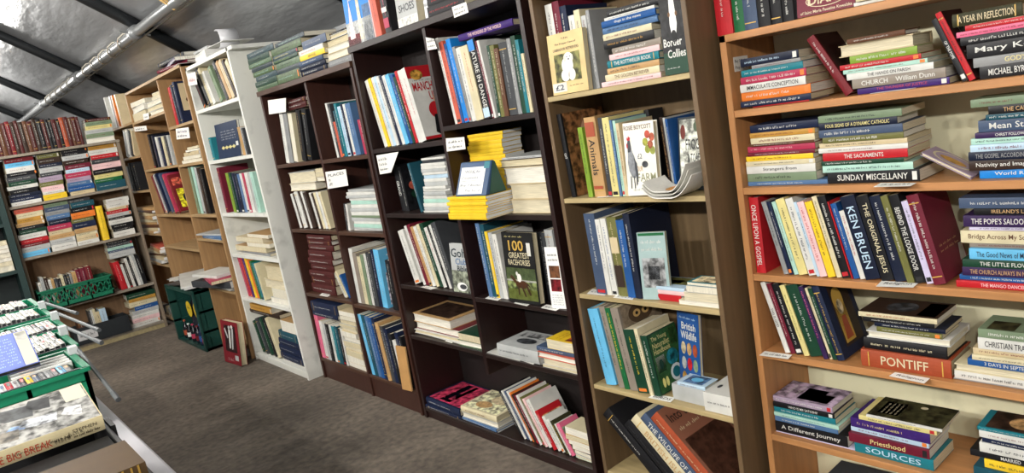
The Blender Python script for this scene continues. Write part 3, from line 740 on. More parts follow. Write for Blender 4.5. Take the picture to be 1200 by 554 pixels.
art('nat', [('rect', .04, .02, .98, .98, '2f5a30', 'floral'), ('text', 'The Young', .1, .84, .62, .93, 'pale_yellow', .02), ('text', 'Naturalist', .1, .74, .68, .83, 'pale_yellow', .02), ('text', 'Handbook', .1, .64, .68, .73, 'pale_yellow', .02), ('rect', .1, .34, .4, .6, 'e9ecd8'), ('ell', .25, .47, .07, .08, 'dark_green', None, 3), ('rect', .72, .68, .95, .95, 'tan', 'photo'), ('rect', .1, .06, .42, .28, '6c8f3c'), ('ell', .2, .17, .05, .08, 'e9e08a', None, 3), ('ell', .32, .17, .05, .08, 'e9e08a', None, 3), ('ell', .68, .24, .2, .14, 'e0e6e6', None, 3), ('ell', .68, .24, .13, .09, 'teal', None, 5), ('ell', .66, .5, .2, .13, 'teal', 'photo', 3)])
face('brit', side(XB + .13), BZ[4], 670 + 330 * .386, 670 + 412 * .386, 340 + 66 * .386, .012, '1f4f8e', 'p', 'blue paperback with round animal pictures, cover out at the back of fourth oak shelf', .1, yaw=-.25)
art('brit', [('text', 'British', .2, .78, .85, .87, 'white', .03), ('text', 'Wildlife', .15, .66, .88, .76, 'white', .03), ('lines', .1, .9, .9, .96, 1, 'pale_blue')] + [('ell', .25 + .27 * i, .54 - .19 * j, .11, .08, c, 'floral', 2) for i, j, c in ((0, 0, 'beige'), (1, 0, 'tan'), (2, 0, 'rust'), (0, 1, 'pale_grey'), (1, 1, 'red'), (2, 1, 'sage'), (0, 2, 'ochre'), (1, 2, 'grey'), (2, 2, 'teal'))])
stack(side(XB + .03), BZ[4], A4, """300 284 400 pale_grey m
318 277 402 pale_blue h - - bluebird""", 'flat pair, fourth oak shelf', G, dmax=.09)
LBL['whitebird'] = 'white paperback with small bird drawings lying at the end of fourth oak shelf'
stack(side(XB + .004), BZ[4], A4, "372 305 494 white p - black whitebird", '', G, ratio=1.3)
art('bluebird', [('rect', .1, .15, .9, .85, 'steel', 'photo'), ('ell', .5, .5, .2, .2, 'sky', None, 2)])
art('whitebird', [('ell', .3, .75, .07, .06, 'dark_grey', None, 2), ('ell', .7, .7, .08, .05, 'brown', None, 2), ('ell', .35, .35, .1, .05, 'slate', None, 2), ('ell', .75, .3, .07, .06, 'dark_grey', None, 2), ('rect', .4, .46, .9, .56, 'dark_grey')])
LBL['into'] = 'large reddish brown hardback with dark hunting picture leaning on the lowest oak shelf'
row(pbf, BZ[5], A4, [((240, 62, 362), """200 362 black h - white blackl
256 392 black h - dark_grey
300 378 cream h BRITISH~ISLES tan isles
348 372 slate h THE~WILDLIFE~OF~BRITAIN white
392 372 rust h - cream into""", 446)], 'lowest oak shelf', G, dmax=.26, ratio=.95)
art('into', [('rect', .0, 0, 1, 1, '8a5a46'), ('text', 'Into the', .08, .84, .62, .93, '1c100c', .02), ('rect', .06, .06, .97, .66, '4a2e22', 'photo'), ('lines', .12, .72, .8, .8, 1, 'beige')])
art('isles', [('rect', .3, .55, .9, .95, 'pale_grey'), ('rect', .55, .65, .68, .85, 'black')])
card_flat(BZ[3], zc(A3, (85, 382), (150, 388), (165, 372), (105, 364)), 'white price card near the end upright of third oak shelf', None, seed=11)
card_flat(BZ[3], zc(A3, (180, 396), (250, 404), (258, 390), (196, 384)), 'white price card beside red magazine on third oak shelf', None, seed=12)
card_flat(BZ[4], zc(A4, (232, 326), (300, 340), (315, 326), (250, 314)), 'white card lettered birds at front of fourth oak shelf', 'BIRDS')
card_flat(BZ[4], zc(A4, (40, 70), (72, 72), (76, 62), (46, 60)), 'small white card tucked above blue bird book', None, seed=13) if False else None
card_flat(BZ[2], zc(A2, (315, 362), (425, 355), (430, 346), (330, 350)), 'white paper slip beneath the farm book on oak shelf', None, seed=14)
# ================================================================== wide black bookcase
pd = side(XD + .03); pdf = side(XD + .004)
D1, D1b, D2, D4 = (400, 0, .3609), (480, 20, .2889), (420, 170, .343), (460, 330, .4044)
D3 = (430, 260, .2166)
DT = (410, 0, .14437)
G = 'sport and cookery books in the black bookcase'
LBL['city'] = 'blue paperback with city picture cover on top of the black bookcase'
row(pdf, 2.0305, DT, [(None, """204 -120 pale_pink
214 -120 salmon p - dark_red
290 -120 black p - pink blackpink""", 392)], 'on top of the black bookcase', G)
face('city', side(XD + .01), 2.0305, 410 + 0 * .14437, 410 + 200 * .14437, -18, .02, 'bright_blue', 'p', LBL['city'], .05)
art('city', [('rect', 0, 0, 1, .36, 'pale_grey', 'floral'), ('poly', [(.1, .1), (.22, .72), (.32, .1)], 'pale_pink', 2, 'floral'), ('poly', [(.5, .05), (.5, .8), (.6, .8), (.64, .05)], 'cream', 3, 'floral'), ('rect', .7, .0, .98, .55, 'steel', 'floral'), ('lines', .2, .66, .9, .95, 3, 'white'), ('rect', .0, .0, .5, .16, 'dark_red', 'floral')])
on_spine('blackpink', [(.1, .3, 'crimson'), (.42, .52, 'white')])
face('shoes', side(XD + .004), 2.0305, 410 + 400 * .14437, 410 + 560 * .14437, -16, .04, 'pale_grey', 'p', 'grey paperback with city outline, cover out on top of the black bookcase', .05)
art('shoes', [('rect', 0, 0, 1, .2, 'white', 'floral'), ('text', 'SHOES', .12, .32, .9, .5, 'dark_grey', .04)])
stack(pdf, 2.0305, DT, """612 62 900 black p - red
612 -10 905 black p - red
615 -70 900 black p - red""", 'stack on top of the black bookcase', G)
card_up(side(XD - .008), [(410 + x * .14437, y * .14437) for x, y in ((830, 58), (945, 15), (965, 100), (850, 145))], 'handwritten white label stuck on the black bookcase top board', 2, seed=21)
LBL['manc'] = 'white and red football annual with player on cover, upper far black bay'
row(pd, DZL[0], D1, [((131, 65, 268), """131 268 white p - ochre
143 262 yellow p - navy
153 258 white p - blue
161 256 pale_blue
171 255 white p - navy
180 252 navy p - white
189 252 white p - blue
199 250 sky p - white
212 250 blue p - white
222 256 dark_green
231 238 red p - white
240 236 white p - red
248 234 white p - red manc""", 268)], 'upper far black bay', G, dmax=.22)
art('manc', [('rect', 0.0, .84, 1, 1, 'red'), ('ell', .24, .88, .16, .07, 'ochre', 'photo', 2), ('text', 'MANCHESTER', .06, .66, .98, .78, 'red', .04), ('text', 'UNITED', .42, .52, .98, .64, 'red', .04), ('lines', .1, .79, .9, .82, 1, 'black'), ('ell', .5, .38, .2, .12, 'red', None, 2), ('poly', [(.4, .32), (.62, .32), (.75, .06), (.62, .04), (.52, .2), (.42, .04), (.32, .08)], 'black', 3), ('ell', .56, .53, .07, .06, 'c99a7c', None, 5), ('ell', .8, .3, .12, .1, 'grey', None, 4), ('rect', .0, .0, .9, .04, 'red')])
row(pd, DZR[0], D1b, [((183, 100, 90), """183 90 white
194 105 salmon p - black
212 112 blue p - white
222 95 bright_blue p - white
240 125 grey
252 130 white p - black
272 125 cream p - red
303 98 black p NATURE~IN~DANGER white nature
334 100 maroon
343 98 white""", 352), (None, """357 118 dark_green
368 118 olive p - cream
386 130 brown p - cream
404 108 dark_grey h - pale_grey
440 90 grey h - white
456 80 dark_green p - white
474 95 teal
488 150 cream""", 500)], 'upper near black bay', G, dmax=.23)
on_spine('nature', [(.86, .99, 'bright_blue'), (.02, .14, 'pale_blue')])
LBL['wonders'] = 'purple hardback lying across the tops of the books, upper near black bay'
zt = pd.at(480 + 190 * .2889, 20 + 88 * .2889)[1]
stack(pd, zt - .001, D1b, "190 60 408 purple h THE~WONDERS~OF~THE~WORLD pale_pink wonders", '', G, yaw=0, dmax=.13, on_top=True)
LBL['greyflat'] = 'dark grey hardback lying at the top of the upper near black bay'
stack(side(XD + .18), pd.at(480 + 318 * .2889, 20 + 68 * .2889)[1], D1b, "318 38 442 dark_grey h - white greyflat", '', G, yaw=0)
card_up(side(XD - .002), zc(D1b, (66, 82), (100, 88), (112, 128), (74, 135)), 'small white label at the top of the black bookcase divider', 2, seed=23)
card_up(side(XD - .002), zc(D1b, (148, 492), (222, 486), (228, 535), (152, 545)), 'white label on the divider below the upper near black bay', 2, seed=25)
# second shelf, far bay
G2 = 'magazine stack in the far black bay'
D2b = (420, 150, .2166)
LBL['veg'] = 'black hardback with vegetable picture on cover, second far black bay'
row(side(XD + .06), DZL[1], D2b, [((236, 182, 205), """236 205 black h GRAND white veg0
262 212 black h - white veg""", 276)], 'second far black bay', G, dmax=.2)
art('veg', [('rect', .08, .08, .95, .95, 'black', 'photo'), ('ell', .35, .55, .18, .1, 'salmon', 'floral', 2), ('ell', .6, .45, .2, .12, 'tan', 'floral', 2), ('ell', .4, .35, .2, .1, 'dark_green', 'floral', 2), ('rect', .5, .12, .8, .3, 'white')])
row(side(XD + .03), DZL[1], D2b, [((338, 262, 195), "338 195 dark_teal h", 352)], 'leaning beside the magazine stack, second far black bay', G, dmax=.2)
W20 = ['white', 'pale_grey', 'white', 'mint', 'white', 'pale_grey', 'white', 'white', 'pale_grey', 'white', 'pale_blue', 'white', 'pale_grey', 'white', 'white', 'dark_grey', 'white']
stack(pd, DZL[1], D2b, pile(352, 482, 465, 165, W20, 'm', 7, 5, -1.2), 'magazine stack, second far black bay', G2, yaw=.03)
card_up(side(XD - .002), zc(D2b, (98, 148), (218, 128), (178, 240), (118, 250)), 'handwritten white label stuck inside the black bookcase far bay', 3, seed=27)
# second shelf, near bay
GY = 'yellow wildlife magazines'
YB = ['yellow'] * 9
D6 = (500, 160, .2889)
stack(side(XD - .10), DZR[1], D6, pile(86, 242, 342, 246, YB, 'm', 3, 8, -.6), 'front yellow magazine stack, second near black bay', GY, yaw=.012, wide=.172)
stack(side(XD + .088), DZR[1] + .001, D6, pile(180, 318, 238, -5, ['yellow'] * 16, 'm', 3, 9, -1.2), 'back yellow magazine stack, second near black bay', GY, yaw=.01, wide=.11)
GB = 'cream bound volumes'
stack(pd, DZR[1], D6, """328 256 498 beige x
322 195 496 beige x
310 128 486 beige x
290 98 484 dark_brown x
300 88 480 pale_grey p""", 'stack of bound volumes, second near black bay', GB, yaw=.01)
LBL['bb1'] = 'black hardback leaning behind the bound volumes in the black bookcase'
row(side(XD + .215), DZR[1] + .001, D6, [((410, 305, 0), "385 0 black h - white bb1\n425 -15 dark_navy h", 485)], 'behind the bound volumes, second near black bay', G, dmax=.06)
def sign_holder():
    pl = side(XD - .092); z = pl.at(500 + 118 * .2889, 160 + 246 * .2889)[1] + .003
    la, lb = pl.l_at(500 + 116 * .2889, z), pl.l_at(500 + 240 * .2889, z); zt = pl.at(500 + 150 * .2889, 160 + 112 * .2889)[1]
    root = thing('sign_stand', 'navy wedge stand holding handwritten wildlife offer card on yellow magazines', 'sign', (XD, (la + lb) / 2, z))
    o = Vector(root.location); h = zt - z; b = MB(); X0 = XD - .092
    pts = [(X0, z), (X0 + .012, z), (X0 + .115, z), (X0 + .075, zt), (X0 + .062, zt)]
    body = MB().prism([Vector((x, la, zz)) - o for x, zz in pts], (0, lb - la, 0)).build('stand', mat('24456b', .35), root); bevel(body, .004, 2)
    MB().prism([Vector((x, lb - .0015, zz)) - o for x, zz in ((X0 + .02, z + .003), (X0 + .11, z + .003), (X0 + .076, zt - .006), (X0 + .064, zt - .006))], (0, -.001, 0)).build('side_face', mat('1d4a3c', .4), root)
    sl = (Vector((X0 + .062, 0, zt)) - Vector((X0, 0, z))); nrm = Vector((-sl.z, 0, sl.x)).normalized()
    P = lambda u, v, e=.001: Vector((X0, la + (lb - la) * u, z)) + sl * v + nrm * e - o
    MB().quad(P(.08, .06), P(.86, .06), P(.86, .84), P(.08, .84)).build('offer_card', mat('f3f2ee', .5), root); oc = root.children[-1]
    MB().quad(P(.8, .78, .0014), P(.97, .78, .0014), P(.97, .98, .0014), P(.8, .98, .0014)).build('corner_sticker', mat('teal', .4), root)
    rd, ud = Vector((0, -1, 0)), sl.normalized(); W, L = la - lb, sl.length
    for t, u, v, wd, hh in (('WildLife', .2, .66, .5, .1), ('Documents', .14, .5, .52, .07), ('Buy 3 Books', .12, .26, .66, .09), ('Pay for 2', .3, .11, .48, .08)):
        put_text('handwriting', t, P(u, v, .0016), rd, ud, W * wd, L * hh, mat('24324a', .5), oc, .008, shear=.1)
    MB().quad(P(.14, .43, .0015), P(.62, .44, .0015), P(.62, .45, .0015), P(.14, .44, .0015)).build('handwriting', mat('24324a', .5), oc)
sign_holder()
# third shelf
row(pd, DZL[2], D3, [((262, 165, 52), """262 52 white p - dark_grey
306 25 white p - grey
320 20 maroon p - white
340 30 tan
358 28 white
376 18 cream
393 14 dark_green p - white
414 35 white p - red
434 28 black
448 20 white
462 10 dark_grey h - white""", 490)], 'third far black bay', G, dmax=.22)
face('golf', side(XD + .006), DZL[2], 430 + 462 * .2166, 430 + 562 * .2166, 260 + 122 * .2166, .014, 'pale_grey', 'h', 'pale golf book with club head picture standing cover out in front of row', .1)
art('golf', [('rect', 0, 0, 1, .45, '7f8474', 'photo'), ('text', 'Golf', .06, .72, .95, .9, '1d2b33', .03), ('text', 'Club', .28, .57, .92, .7, 'steel', .03), ('text', 'Bible', .36, .43, .95, .55, '1d2b33', .03), ('ell', .55, .12, .3, .09, 'e6e6e2', None, 2), ('ell', .62, .12, .2, .05, 'dark_grey', None, 5)])
D3b = (500, 160, .2889)
row(pd, DZR[2], (420, 170, .343), [((448, 398, 270), """446 268 steel h - white
460 272 dark_teal
474 296 yellow p - white
484 300 pale_grey p - black
498 305 white p - black""", 513)], 'third near black bay', G, dmax=.22)
LBL['horses'] = 'black hardback with racehorse photograph and large number standing cover out'
face('horses', side(XD + .008), DZR[2], 420 + 517 * .343, 420 + 622 * .343, 170 + 302 * .343, .032, '151515', 'h', LBL['horses'], .06)
art('horses', [('lines', .1, .92, .7, .97, 1, 'pale_yellow'), ('text', '100', .2, .74, .68, .89, 'gold', .03), ('text', 'GREATEST', .18, .64, .85, .72, 'cream', .02), ('text', 'RACEHORSES', .14, .54, .84, .62, 'cream', .02), ('rect', .78, .68, .9, .86, 'white'),
 ('rect', .02, .05, .97, .5, '6f7a4a', 'photo'), ('rect', .02, .34, .97, .5, '5a6a48', 'floral'), ('rect', .02, .31, .97, .335, 'white'), ('rect', .02, .05, .97, .2, '7f8a3e'), ('ell', .5, .27, .2, .055, '4a2d1a', None, 3), ('poly', [(.28, .28), (.14, .37), (.2, .4), (.36, .3)], '4a2d1a', 4), ('poly', [(.36, .26), (.42, .26), (.4, .12), (.36, .12)], '3a2214', 4), ('poly', [(.46, .26), (.52, .26), (.62, .1), (.57, .1)], '3a2214', 4), ('poly', [(.6, .27), (.68, .27), (.78, .13), (.73, .12)], '3a2214', 4), ('poly', [(.66, .28), (.8, .22), (.7, .3)], '2a180e', 5), ('ell', .44, .36, .07, .06, 'e8e2da', None, 6), ('ell', .38, .42, .035, .03, 'white', None, 7)])
LBL['ghor'] = 'dark green hardback lying across the third near black bay behind racehorse book'
face('leaf', side(XD + .006), DZR[2], 420 + 662 * .343, 420 + 706 * .343, 170 + 352 * .343, .004, 'f0efea', 'm', 'white leaflet with column of small photographs beside racehorse book', .05, yaw=.15)
art('leaf', [('rect', .15, .5, .85, .7, 'brown', 'photo'), ('rect', .15, .28, .85, .48, 'dark_red', 'photo'), ('lines', .15, .05, .85, .24, 5, 'slate'), ('lines', .15, .76, .8, .92, 2, 'dark_grey')])
row(side(XD + .08), DZR[2], (420, 170, .343), [(None, "648 300 dark_grey h\n672 290 pale_grey h", 700)], 'behind the white leaflet, third near black bay', G, dmax=.16)
for k, (Z_, zz, q, w_) in enumerate(((DZL[2], D3, ((290, 352), (345, 366), (382, 356), (320, 345)), 'below white books, third far black bay'), )):
    card_flat(Z_, zc(zz, *q), 'white price card ' + w_, None, seed=31 + k)
D7 = (520, 300, .2528)
for k, (q, w_) in enumerate(((((192, 196), (250, 207), (285, 184), (222, 178)), 'before the row of thin books, third near black bay'), (((325, 218), (385, 232), (410, 216), (345, 206)), 'before the racehorse book'), (((450, 240), (520, 254), (548, 236), (476, 224)), 'before the white leaflet, third near black bay'))):
    card_flat(DZR[2], zc(D7, *q), 'white price card ' + w_, None, seed=35 + k)
# fourth shelf
stack(pd, DZL[3], D4, """50 152 185 white x
47 132 178 white x
45 112 172 dark_red x
42 88 152 tan x - - topnat""", 'stack of upturned hardbacks, fourth far black bay', G, yaw=.05)
art('topnat', [('rect', .1, .1, .9, .9, 'dark_brown', 'photo')])
stack(pdf, DZL[3], D4, """178 180 264 dark_green x
182 166 266 sage x
198 150 264 dark_green f""", 'green stack, fourth far black bay', G, yaw=.03)
LBL['lobster'] = 'wide white hardback with small orange drawing, bottom of pair, fourth near black bay'
stack(pdf, DZR[3], D4, """268 205 365 white x - - lobster
300 178 418 pale_grey h - - greyph""", 'pair of large books, fourth near black bay', G, yaw=.03)
art('lobster', [('ell', .82, .3, .08, .1, 'orange', 'floral', 2)]); art('greyph', [('ell', .4, .55, .16, .22, 'dark_grey', 'photo', 2), ('rect', .62, .1, .9, .9, 'grey', 'photo')])
stack(pdf, DZR[3], D4, """443 240 545 white f
443 222 542 cream f
428 203 540 salmon x
425 190 540 slate h
448 168 530 yellow f - - yel""", 'stack with yellow top, fourth near black bay', G, yaw=.03)
art('yel', [('lines', .15, .55, .85, .8, 2, 'rust'), ('rect', .1, .1, .9, .4, 'rust', 'photo')])
stack(side(XD + .01), DZR[3], D4, """398 218 424 white m
400 210 424 beige m""", 'thin magazine pair, fourth near black bay', G)
card_flat(DZR[3], zc(D4, (372, 228), (408, 240), (425, 226), (388, 218)), 'white price card between stacks on fourth near black bay', None, seed=41)
card_flat(DZL[3], zc(D4, (152, 172), (172, 178), (182, 168), (165, 164)), 'white price card between stacks on fourth far black bay', None, seed=42)
# bottom shelf
LBL['celeb'] = 'large navy hardback with red crowd picture topmost of pair, bottom far black bay'
stack(pdf, DZL[4], D4, """88 352 190 navy h
82 332 182 navy h - white celeb""", 'pair of large books, bottom far black bay', G, yaw=.04, ratio=.9, dmax=.26)
art('celeb', [('rect', .05, .05, .95, .95, 'crimson', 'photo'), ('rect', .1, .4, .9, .7, 'dark_navy', 'floral')])
stack(pdf, DZL[4], D4, """168 392 288 white x
170 380 286 steel h
170 366 284 pale_grey x
170 350 282 cream h - - maps""", 'map-covered stack, bottom far black bay', G, yaw=.03)
art('maps', [('rect', .05, .05, .95, .95, 'cream', 'photo'), ('ell', .3, .6, .15, .2, 'tan', 'floral', 2), ('ell', .65, .4, .2, .25, 'beige', 'floral', 2)])
GC = 'cookery books leaning in the bottom black bay'
row(pd, DZR[4], D4, [((312, 250, 305), """310 300 black p - white ck
320 300 white
327 302 slate p - white
335 302 white
342 306 orange
349 310 dark_brown
356 312 maroon
363 312 white p - black
371 318 olive
378 322 pale_pink
386 326 white p - dark_red pizza
400 356 red p - white redck
411 372 white
422 380 white p - green
432 384 dark_olive p - yellow
441 392 white
447 392 pink p - white pinkck""", 459)], 'bottom near black bay', GC, dmax=.26)
art('ck', [('rect', .1, .7, .95, .95, 'lavender', 'photo')])
art('pizza', [('ell', .42, .32, .36, .2, 'pale_pink'), ('ell', .42, .32, .33, .18, 'red', 'floral', 3)])
art('redck', [('rect', .02, .86, 1, 1, 'red'), ('rect', .1, .3, .9, .84, 'tan', 'photo')])
art('pinkck', [('rect', .04, .05, .95, .85, 'sage', 'photo'), ('rect', .1, .5, .8, .7, 'dark_grey', 'photo')])
stack(pd, DZR[4], D4, """502 516 592 cream f
502 505 592 mint f
500 490 590 white f
497 478 588 slate f
490 462 582 tan f
488 448 580 beige f
486 434 578 ochre f
498 418 575 cream f""", 'paperback stack, bottom near black bay', GC, yaw=.04)
# ================================================================== brown two-bay bookcase
BAYS.append(('x', XS, .28, 3.398, 4.70, 0, [], 2.7, 1.94))
ps = side(XS + .03); psf = side(XS + .006)
ST, S1, S2, S3 = (270, 0, .1986), (300, 80, .2345), (320, 190, .2527), (340, 320, .2888)
G = 'books in the brown bookcase'
GT = 'greenish annuals stacked on the brown bookcase'
n_gt = NB[0]
p9 = side(XS - .06)
PLT = 1.9655
stack(side(XS - .012), PLT, ST, """150 520 272 cream p - dark_grey
142 490 268 slate p - pale_grey
140 458 262 grey_brown p - white
125 432 248 dark_green p - mint
120 408 238 sage p - dark_green
105 388 236 slate p - mint
88 360 210 grey p - black
55 340 205 steel p - pale_grey""", 'first green stack, brown bookcase top', GT, yaw=.01, dmax=.2)
stack(side(XS - .012), PLT, ST, """272 446 398 dark_green p - mint
262 418 396 mint p - dark_green
240 388 380 yellow p - dark_green
238 366 378 dark_green p - lime
236 340 382 green p - pale_yellow
200 312 370 sage p - black
198 285 360 slate p - mint""", 'second green stack, brown bookcase top', GT, yaw=.01, dmax=.2)
for o_ in bpy.data.objects:
    if o_.get('group') == GT: o_.data.materials[0] = mat(('2b4438', '33484e', '4a5e3c', '2f3b42', '566b50')[int(o_.name[-1]) % 5], .4, kind='floral', spec=.28)
stack(side(XS - .01), PLT, ST, """402 430 548 dark_navy h - white
400 400 548 dark_navy h - pale_grey
392 372 526 slate h - white
390 342 530 yellow p NEW~IN~USE black
388 312 525 white p - salmon
375 268 510 slate p - pale_grey""", 'navy and yellow stack, brown bookcase top', G, yaw=.01, dmax=.2)
stack(side(XS + .005), PLT, ST, """556 370 705 grey h - pale_grey
540 335 700 beige x
530 300 700 cream x
520 262 705 dark_grey x
515 238 700 white x
512 228 708 black h""", 'pale-edged stack, brown bookcase top', G, yaw=.01, dmax=.2)
row(ps, SZL[0], S1, [((145, 105, 215), """152 215 white h - black
168 225 grey h
190 230 cream f
232 215 black h - tan
262 208 black h - pale_grey""", 300)], 'first far brown bay', G, dmax=.2)
stack(side(XS + .02), ps.at(300 + 150 * .2345, 80 + 212 * .2345)[1], S1, """150 205 242 leather h
150 182 240 leather h
148 160 240 leather h""", 'red-brown stack above books, first far brown bay', G, dmax=.16, on_top=True)
row(ps, SZR[0], S1, [((403, 340, 180), """403 178 white
413 182 dark_grey
425 270 salmon
436 215 dark_teal p - white
446 180 teal p - white
458 195 pale_blue
476 180 navy
486 182 white
500 180 steel p - white
540 260 crimson""", 575)], 'first near brown bay', G, dmax=.22)
card_up(side(XS - .002), [(300 + x * .2345, 80 + y * .2345) for x, y in ((60, 160), (150, 148), (150, 218), (66, 230))], 'blank white paper stuck in the corner of first far brown bay', 0 or [''], seed=50)
row(ps, SZL[1], S2, [((125, 78, 150), """125 150 white h
135 150 dark_brown h
145 140 white h
162 138 dark_brown h
174 138 white h
184 145 dark_brown h
212 145 white h
222 148 dark_brown h
234 145 cream h
246 142 white h
258 142 cream h""", 270)], 'second far brown bay', G, dmax=.2)
zz = ps.at(320 + 80 * .2527, 190 + 142 * .2527)[1]
stack(side(XS + .01), zz, S2, """75 110 190 beige x
66 60 182 pale_grey x""", 'pair over white books, second far brown bay', G, dmax=.2, on_top=True)
stack(side(XS + .02), zz, S2, """198 118 248 cream f
196 98 246 pale_grey f
192 78 240 cream f""", 'stack over white books, second far brown bay', G, dmax=.16, on_top=True)
GM = 'pale magazine stack in the brown bookcase'
stack(ps, SZR[1], S2, pile(372, 518, 330, 128, ['white', 'pale_grey', 'mint', 'white', 'pale_grey', 'sage', 'white', 'pale_grey', 'white', 'mint', 'white', 'pale_grey', 'white', 'pale_grey'], 'm', 6, 15, -2.6), 'magazine stack, second near brown bay', GM, yaw=.04)
row(ps, SZR[1], S2, [((352, 336, 200), """350 195 dark_grey h
358 198 white h""", 368)], 'beside the magazines, second near brown bay', G, dmax=.2)
card_up(side(XS - .002), [(320 + x * .2527, 190 + y * .2527) for x, y in ((243, 45), (338, 32), (350, 108), (255, 124))], 'white handwritten card about places stuck on the brown bookcase divider', ['PLACES', 'to', 'LIVE'], seed=52)
GL = 'dark red volumes stacked in the brown bookcase'
stack(ps, SZL[2], S2, pile(175, 285, 590, 335, ['leather'] * 9, 'h', 5, 19, -3), 'dark red stack, third far brown bay', GL, yaw=.012, dmax=.18)
row(ps, SZL[2], S3, [((205, 165, 10), """204 10 white p - black
212 -5 cream
222 10 blue""", 231)], 'beside dark red volumes, third far brown bay', G, dmax=.2)
LBL['town'] = 'sky blue paperback with pale picture facing out, third near brown bay'
row(ps, SZR[2], S3, [((232, 190, -102), """232 -102 white h - white whitefr
246 -85 grey_brown h
262 -70 cream p - dark_green
276 -78 sage
288 -80 white
300 -85 dark_grey h
318 -95 navy h
334 -98 sky p - white town
376 -55 black h""", 412)], 'third near brown bay', G, dmax=.23)
art('town', [('rect', .1, .05, .95, .6, 'lilac', 'photo'), ('text', 'TRO', .2, .72, .8, .9, 'pale_blue', .02)])
card_flat(SZL[2], zc(S3, (118, 90), (152, 96), (168, 84), (134, 78)), 'white price card before dark red volumes in brown bookcase', None, seed=55)
row(psf, SZL[3], S3, [((100, 62, 155), """92 160 pink h
108 185 white
120 195 pale_grey
132 195 black p - white
144 200 white p - teal
155 205 teal p - white
166 205 dark_teal
178 215 black
188 215 white""", 194)], 'bottom far brown bay', G, dmax=.2)
zz = psf.at(340 + 90 * .2888, 320 + 175 * .2888)[1]
LBL['navyflat1'] = 'upper thick navy hardback lying across pink and teal books in the brown bookcase'
LBL['navyflat2'] = 'lower thick navy hardback lying across pink and teal books in the brown bookcase'
stack(side(XS - .0), zz, S3, """92 160 190 navy h - white navyflat2
84 120 188 navy h - white navyflat1""", '', G, dmax=.21, on_top=True)
stack(psf, SZL[3], S3, pile(205, 272, 372, 150, ['cream', 'beige', 'cream', 'tan', 'pale_grey', 'beige', 'cream', 'tan', 'pale_grey', 'cream', 'grey_brown', 'beige'], 'f', 6, 23, -1.2), 'page-edge stack, bottom far brown bay', G, yaw=.05, dmax=.16)
LBL['clip'] = 'tan board-covered book facing out at the end of bottom near brown bay'
row(psf, SZR[3], S3, [((312, 250, 160), """288 158 sky p - white
300 160 dark_teal
313 165 steel
326 170 blue p - white
340 175 navy h
352 190 tan h
366 205 dark_grey
378 215 navy h
392 235 black h
408 260 white p - steel
422 228 navy p - white
436 245 black h""", 448)], 'bottom near brown bay', G, dmax=.22)
face('clip', side(XS - .03), SZR[3], 340 + 456 * .2888, 340 + 498 * .2888, 320 + 298 * .2888, .008, 'b98d58', 'h', LBL['clip'], .05, yaw=.1)
# ================================================================== white bookcase
pw = side(XW + .03); W1, W2, W3 = (200, 40, .2346), (220, 160, .2345), (240, 270, .325)
G = 'books in the white bookcase'
row(pw, WZ[0], W1, [((152, 105, 262), """128 262 black p - red
150 190 dark_grey h
162 180 cream
172 178 white h
208 165 sage h
236 165 black
250 170 tan
262 165 beige
276 165 dark_brown
288 165 cream""", 302)], 'first white shelf', G, dmax=.24)
LBL['disc'] = 'white box lying at the end of first white shelf'
LBL['tealk'] = 'teal hardback standing behind the big dark blue book, second white shelf'
row(pw, WZ[1], W2, [((112, 85, 15), "112 12 teal h - white tealk", 150)], '', G)
face('knit', side(XW + .02), WZ[1], 220 + 150 * .2345, 220 + 268 * .2345, 160 - 50 * .2345, .02, '1f2f4a', 'h', 'large dark blue hardback with pale title standing cover out, second white shelf', .08)
art('knit', [('lines', .25, .5, .9, .8, 4, 'pale_grey'), ('poly', [(.2 + .08 * i, .3 + (.05 if i % 2 else 0)) for i in range(9)] + [(.84 - .08 * i, .24 + (.05 if i % 2 == 0 else 0)) for i in range(9)], 'pale_yellow', 2), ('rect', .86, .3, .96, .42, 'white')])
row(pw, WZ[1], W2, [(None, """276 -45 tan
288 -45 pale_grey
296 -40 dark_grey""", 306)], 'behind the big dark blue book, second white shelf', G, dmax=.2)
row(pw, WZ[2], W2, [((200, 148, 160), """194 158 maroon h - white
228 185 lime
246 182 dark_green
258 184 navy p - white
270 186 dark_navy
284 190 steel
298 186 white
310 184 crimson
322 182 white p - navy
340 180 pale_grey
352 178 mint""", 372)], 'third white shelf', G, dmax=.22)
stack(pw, WZ[3], W3, """106 78 250 white f
128 72 240 grey p
108 52 215 tan f
150 42 232 beige f
108 22 205 beige f
145 12 225 tan f""", 'fourth white shelf stack', G, yaw=.05)
row(pw, WZ[4], W3, [((160, 118, 100), """158 98 crimson
166 98 red p - yellow
174 100 purple
182 102 yellow
190 108 orange
198 112 green
207 118 teal
216 120 cream""", 222)], 'fifth white shelf', G, dmax=.2)
stack(pw, WZ[4], W3, """238 238 300 pale_grey f
240 208 290 white f
208 172 280 cream x
212 125 268 beige x""", 'fifth white shelf stack', G, dmax=.2)
row(pw, WZ[5], W3, [((200, 160, 322), """186 320 dark_green h
200 312 dark_grey h
214 312 dark_green h
228 310 black h
240 310 cream""", 252)], 'lowest white shelf', G, dmax=.24)
zz = pw.at(240 + 165 * .325, 270 + 312 * .325)[1]
stack(pw, zz, W3, """162 298 262 dark_brown h
165 280 240 ochre p""", 'stack above dark green volumes, lowest white shelf', G, dmax=.2, on_top=True)
stack(pw, WZ[5], W3, """274 458 352 white h
265 432 348 navy h - pale_grey
263 408 342 navy h - pale_grey
262 385 338 navy h - pale_grey
262 358 330 dark_teal h - pale_grey
266 322 322 tan f""", 'navy stack, lowest white shelf', G, dmax=.22)
stack(side(XW + .03), 2.2815, (200, 0, .1264), """205 520 335 white m
320 498 470 white m
210 488 330 pale_grey m""", 'white papers on top of the white bookcase', G, yaw=.1)
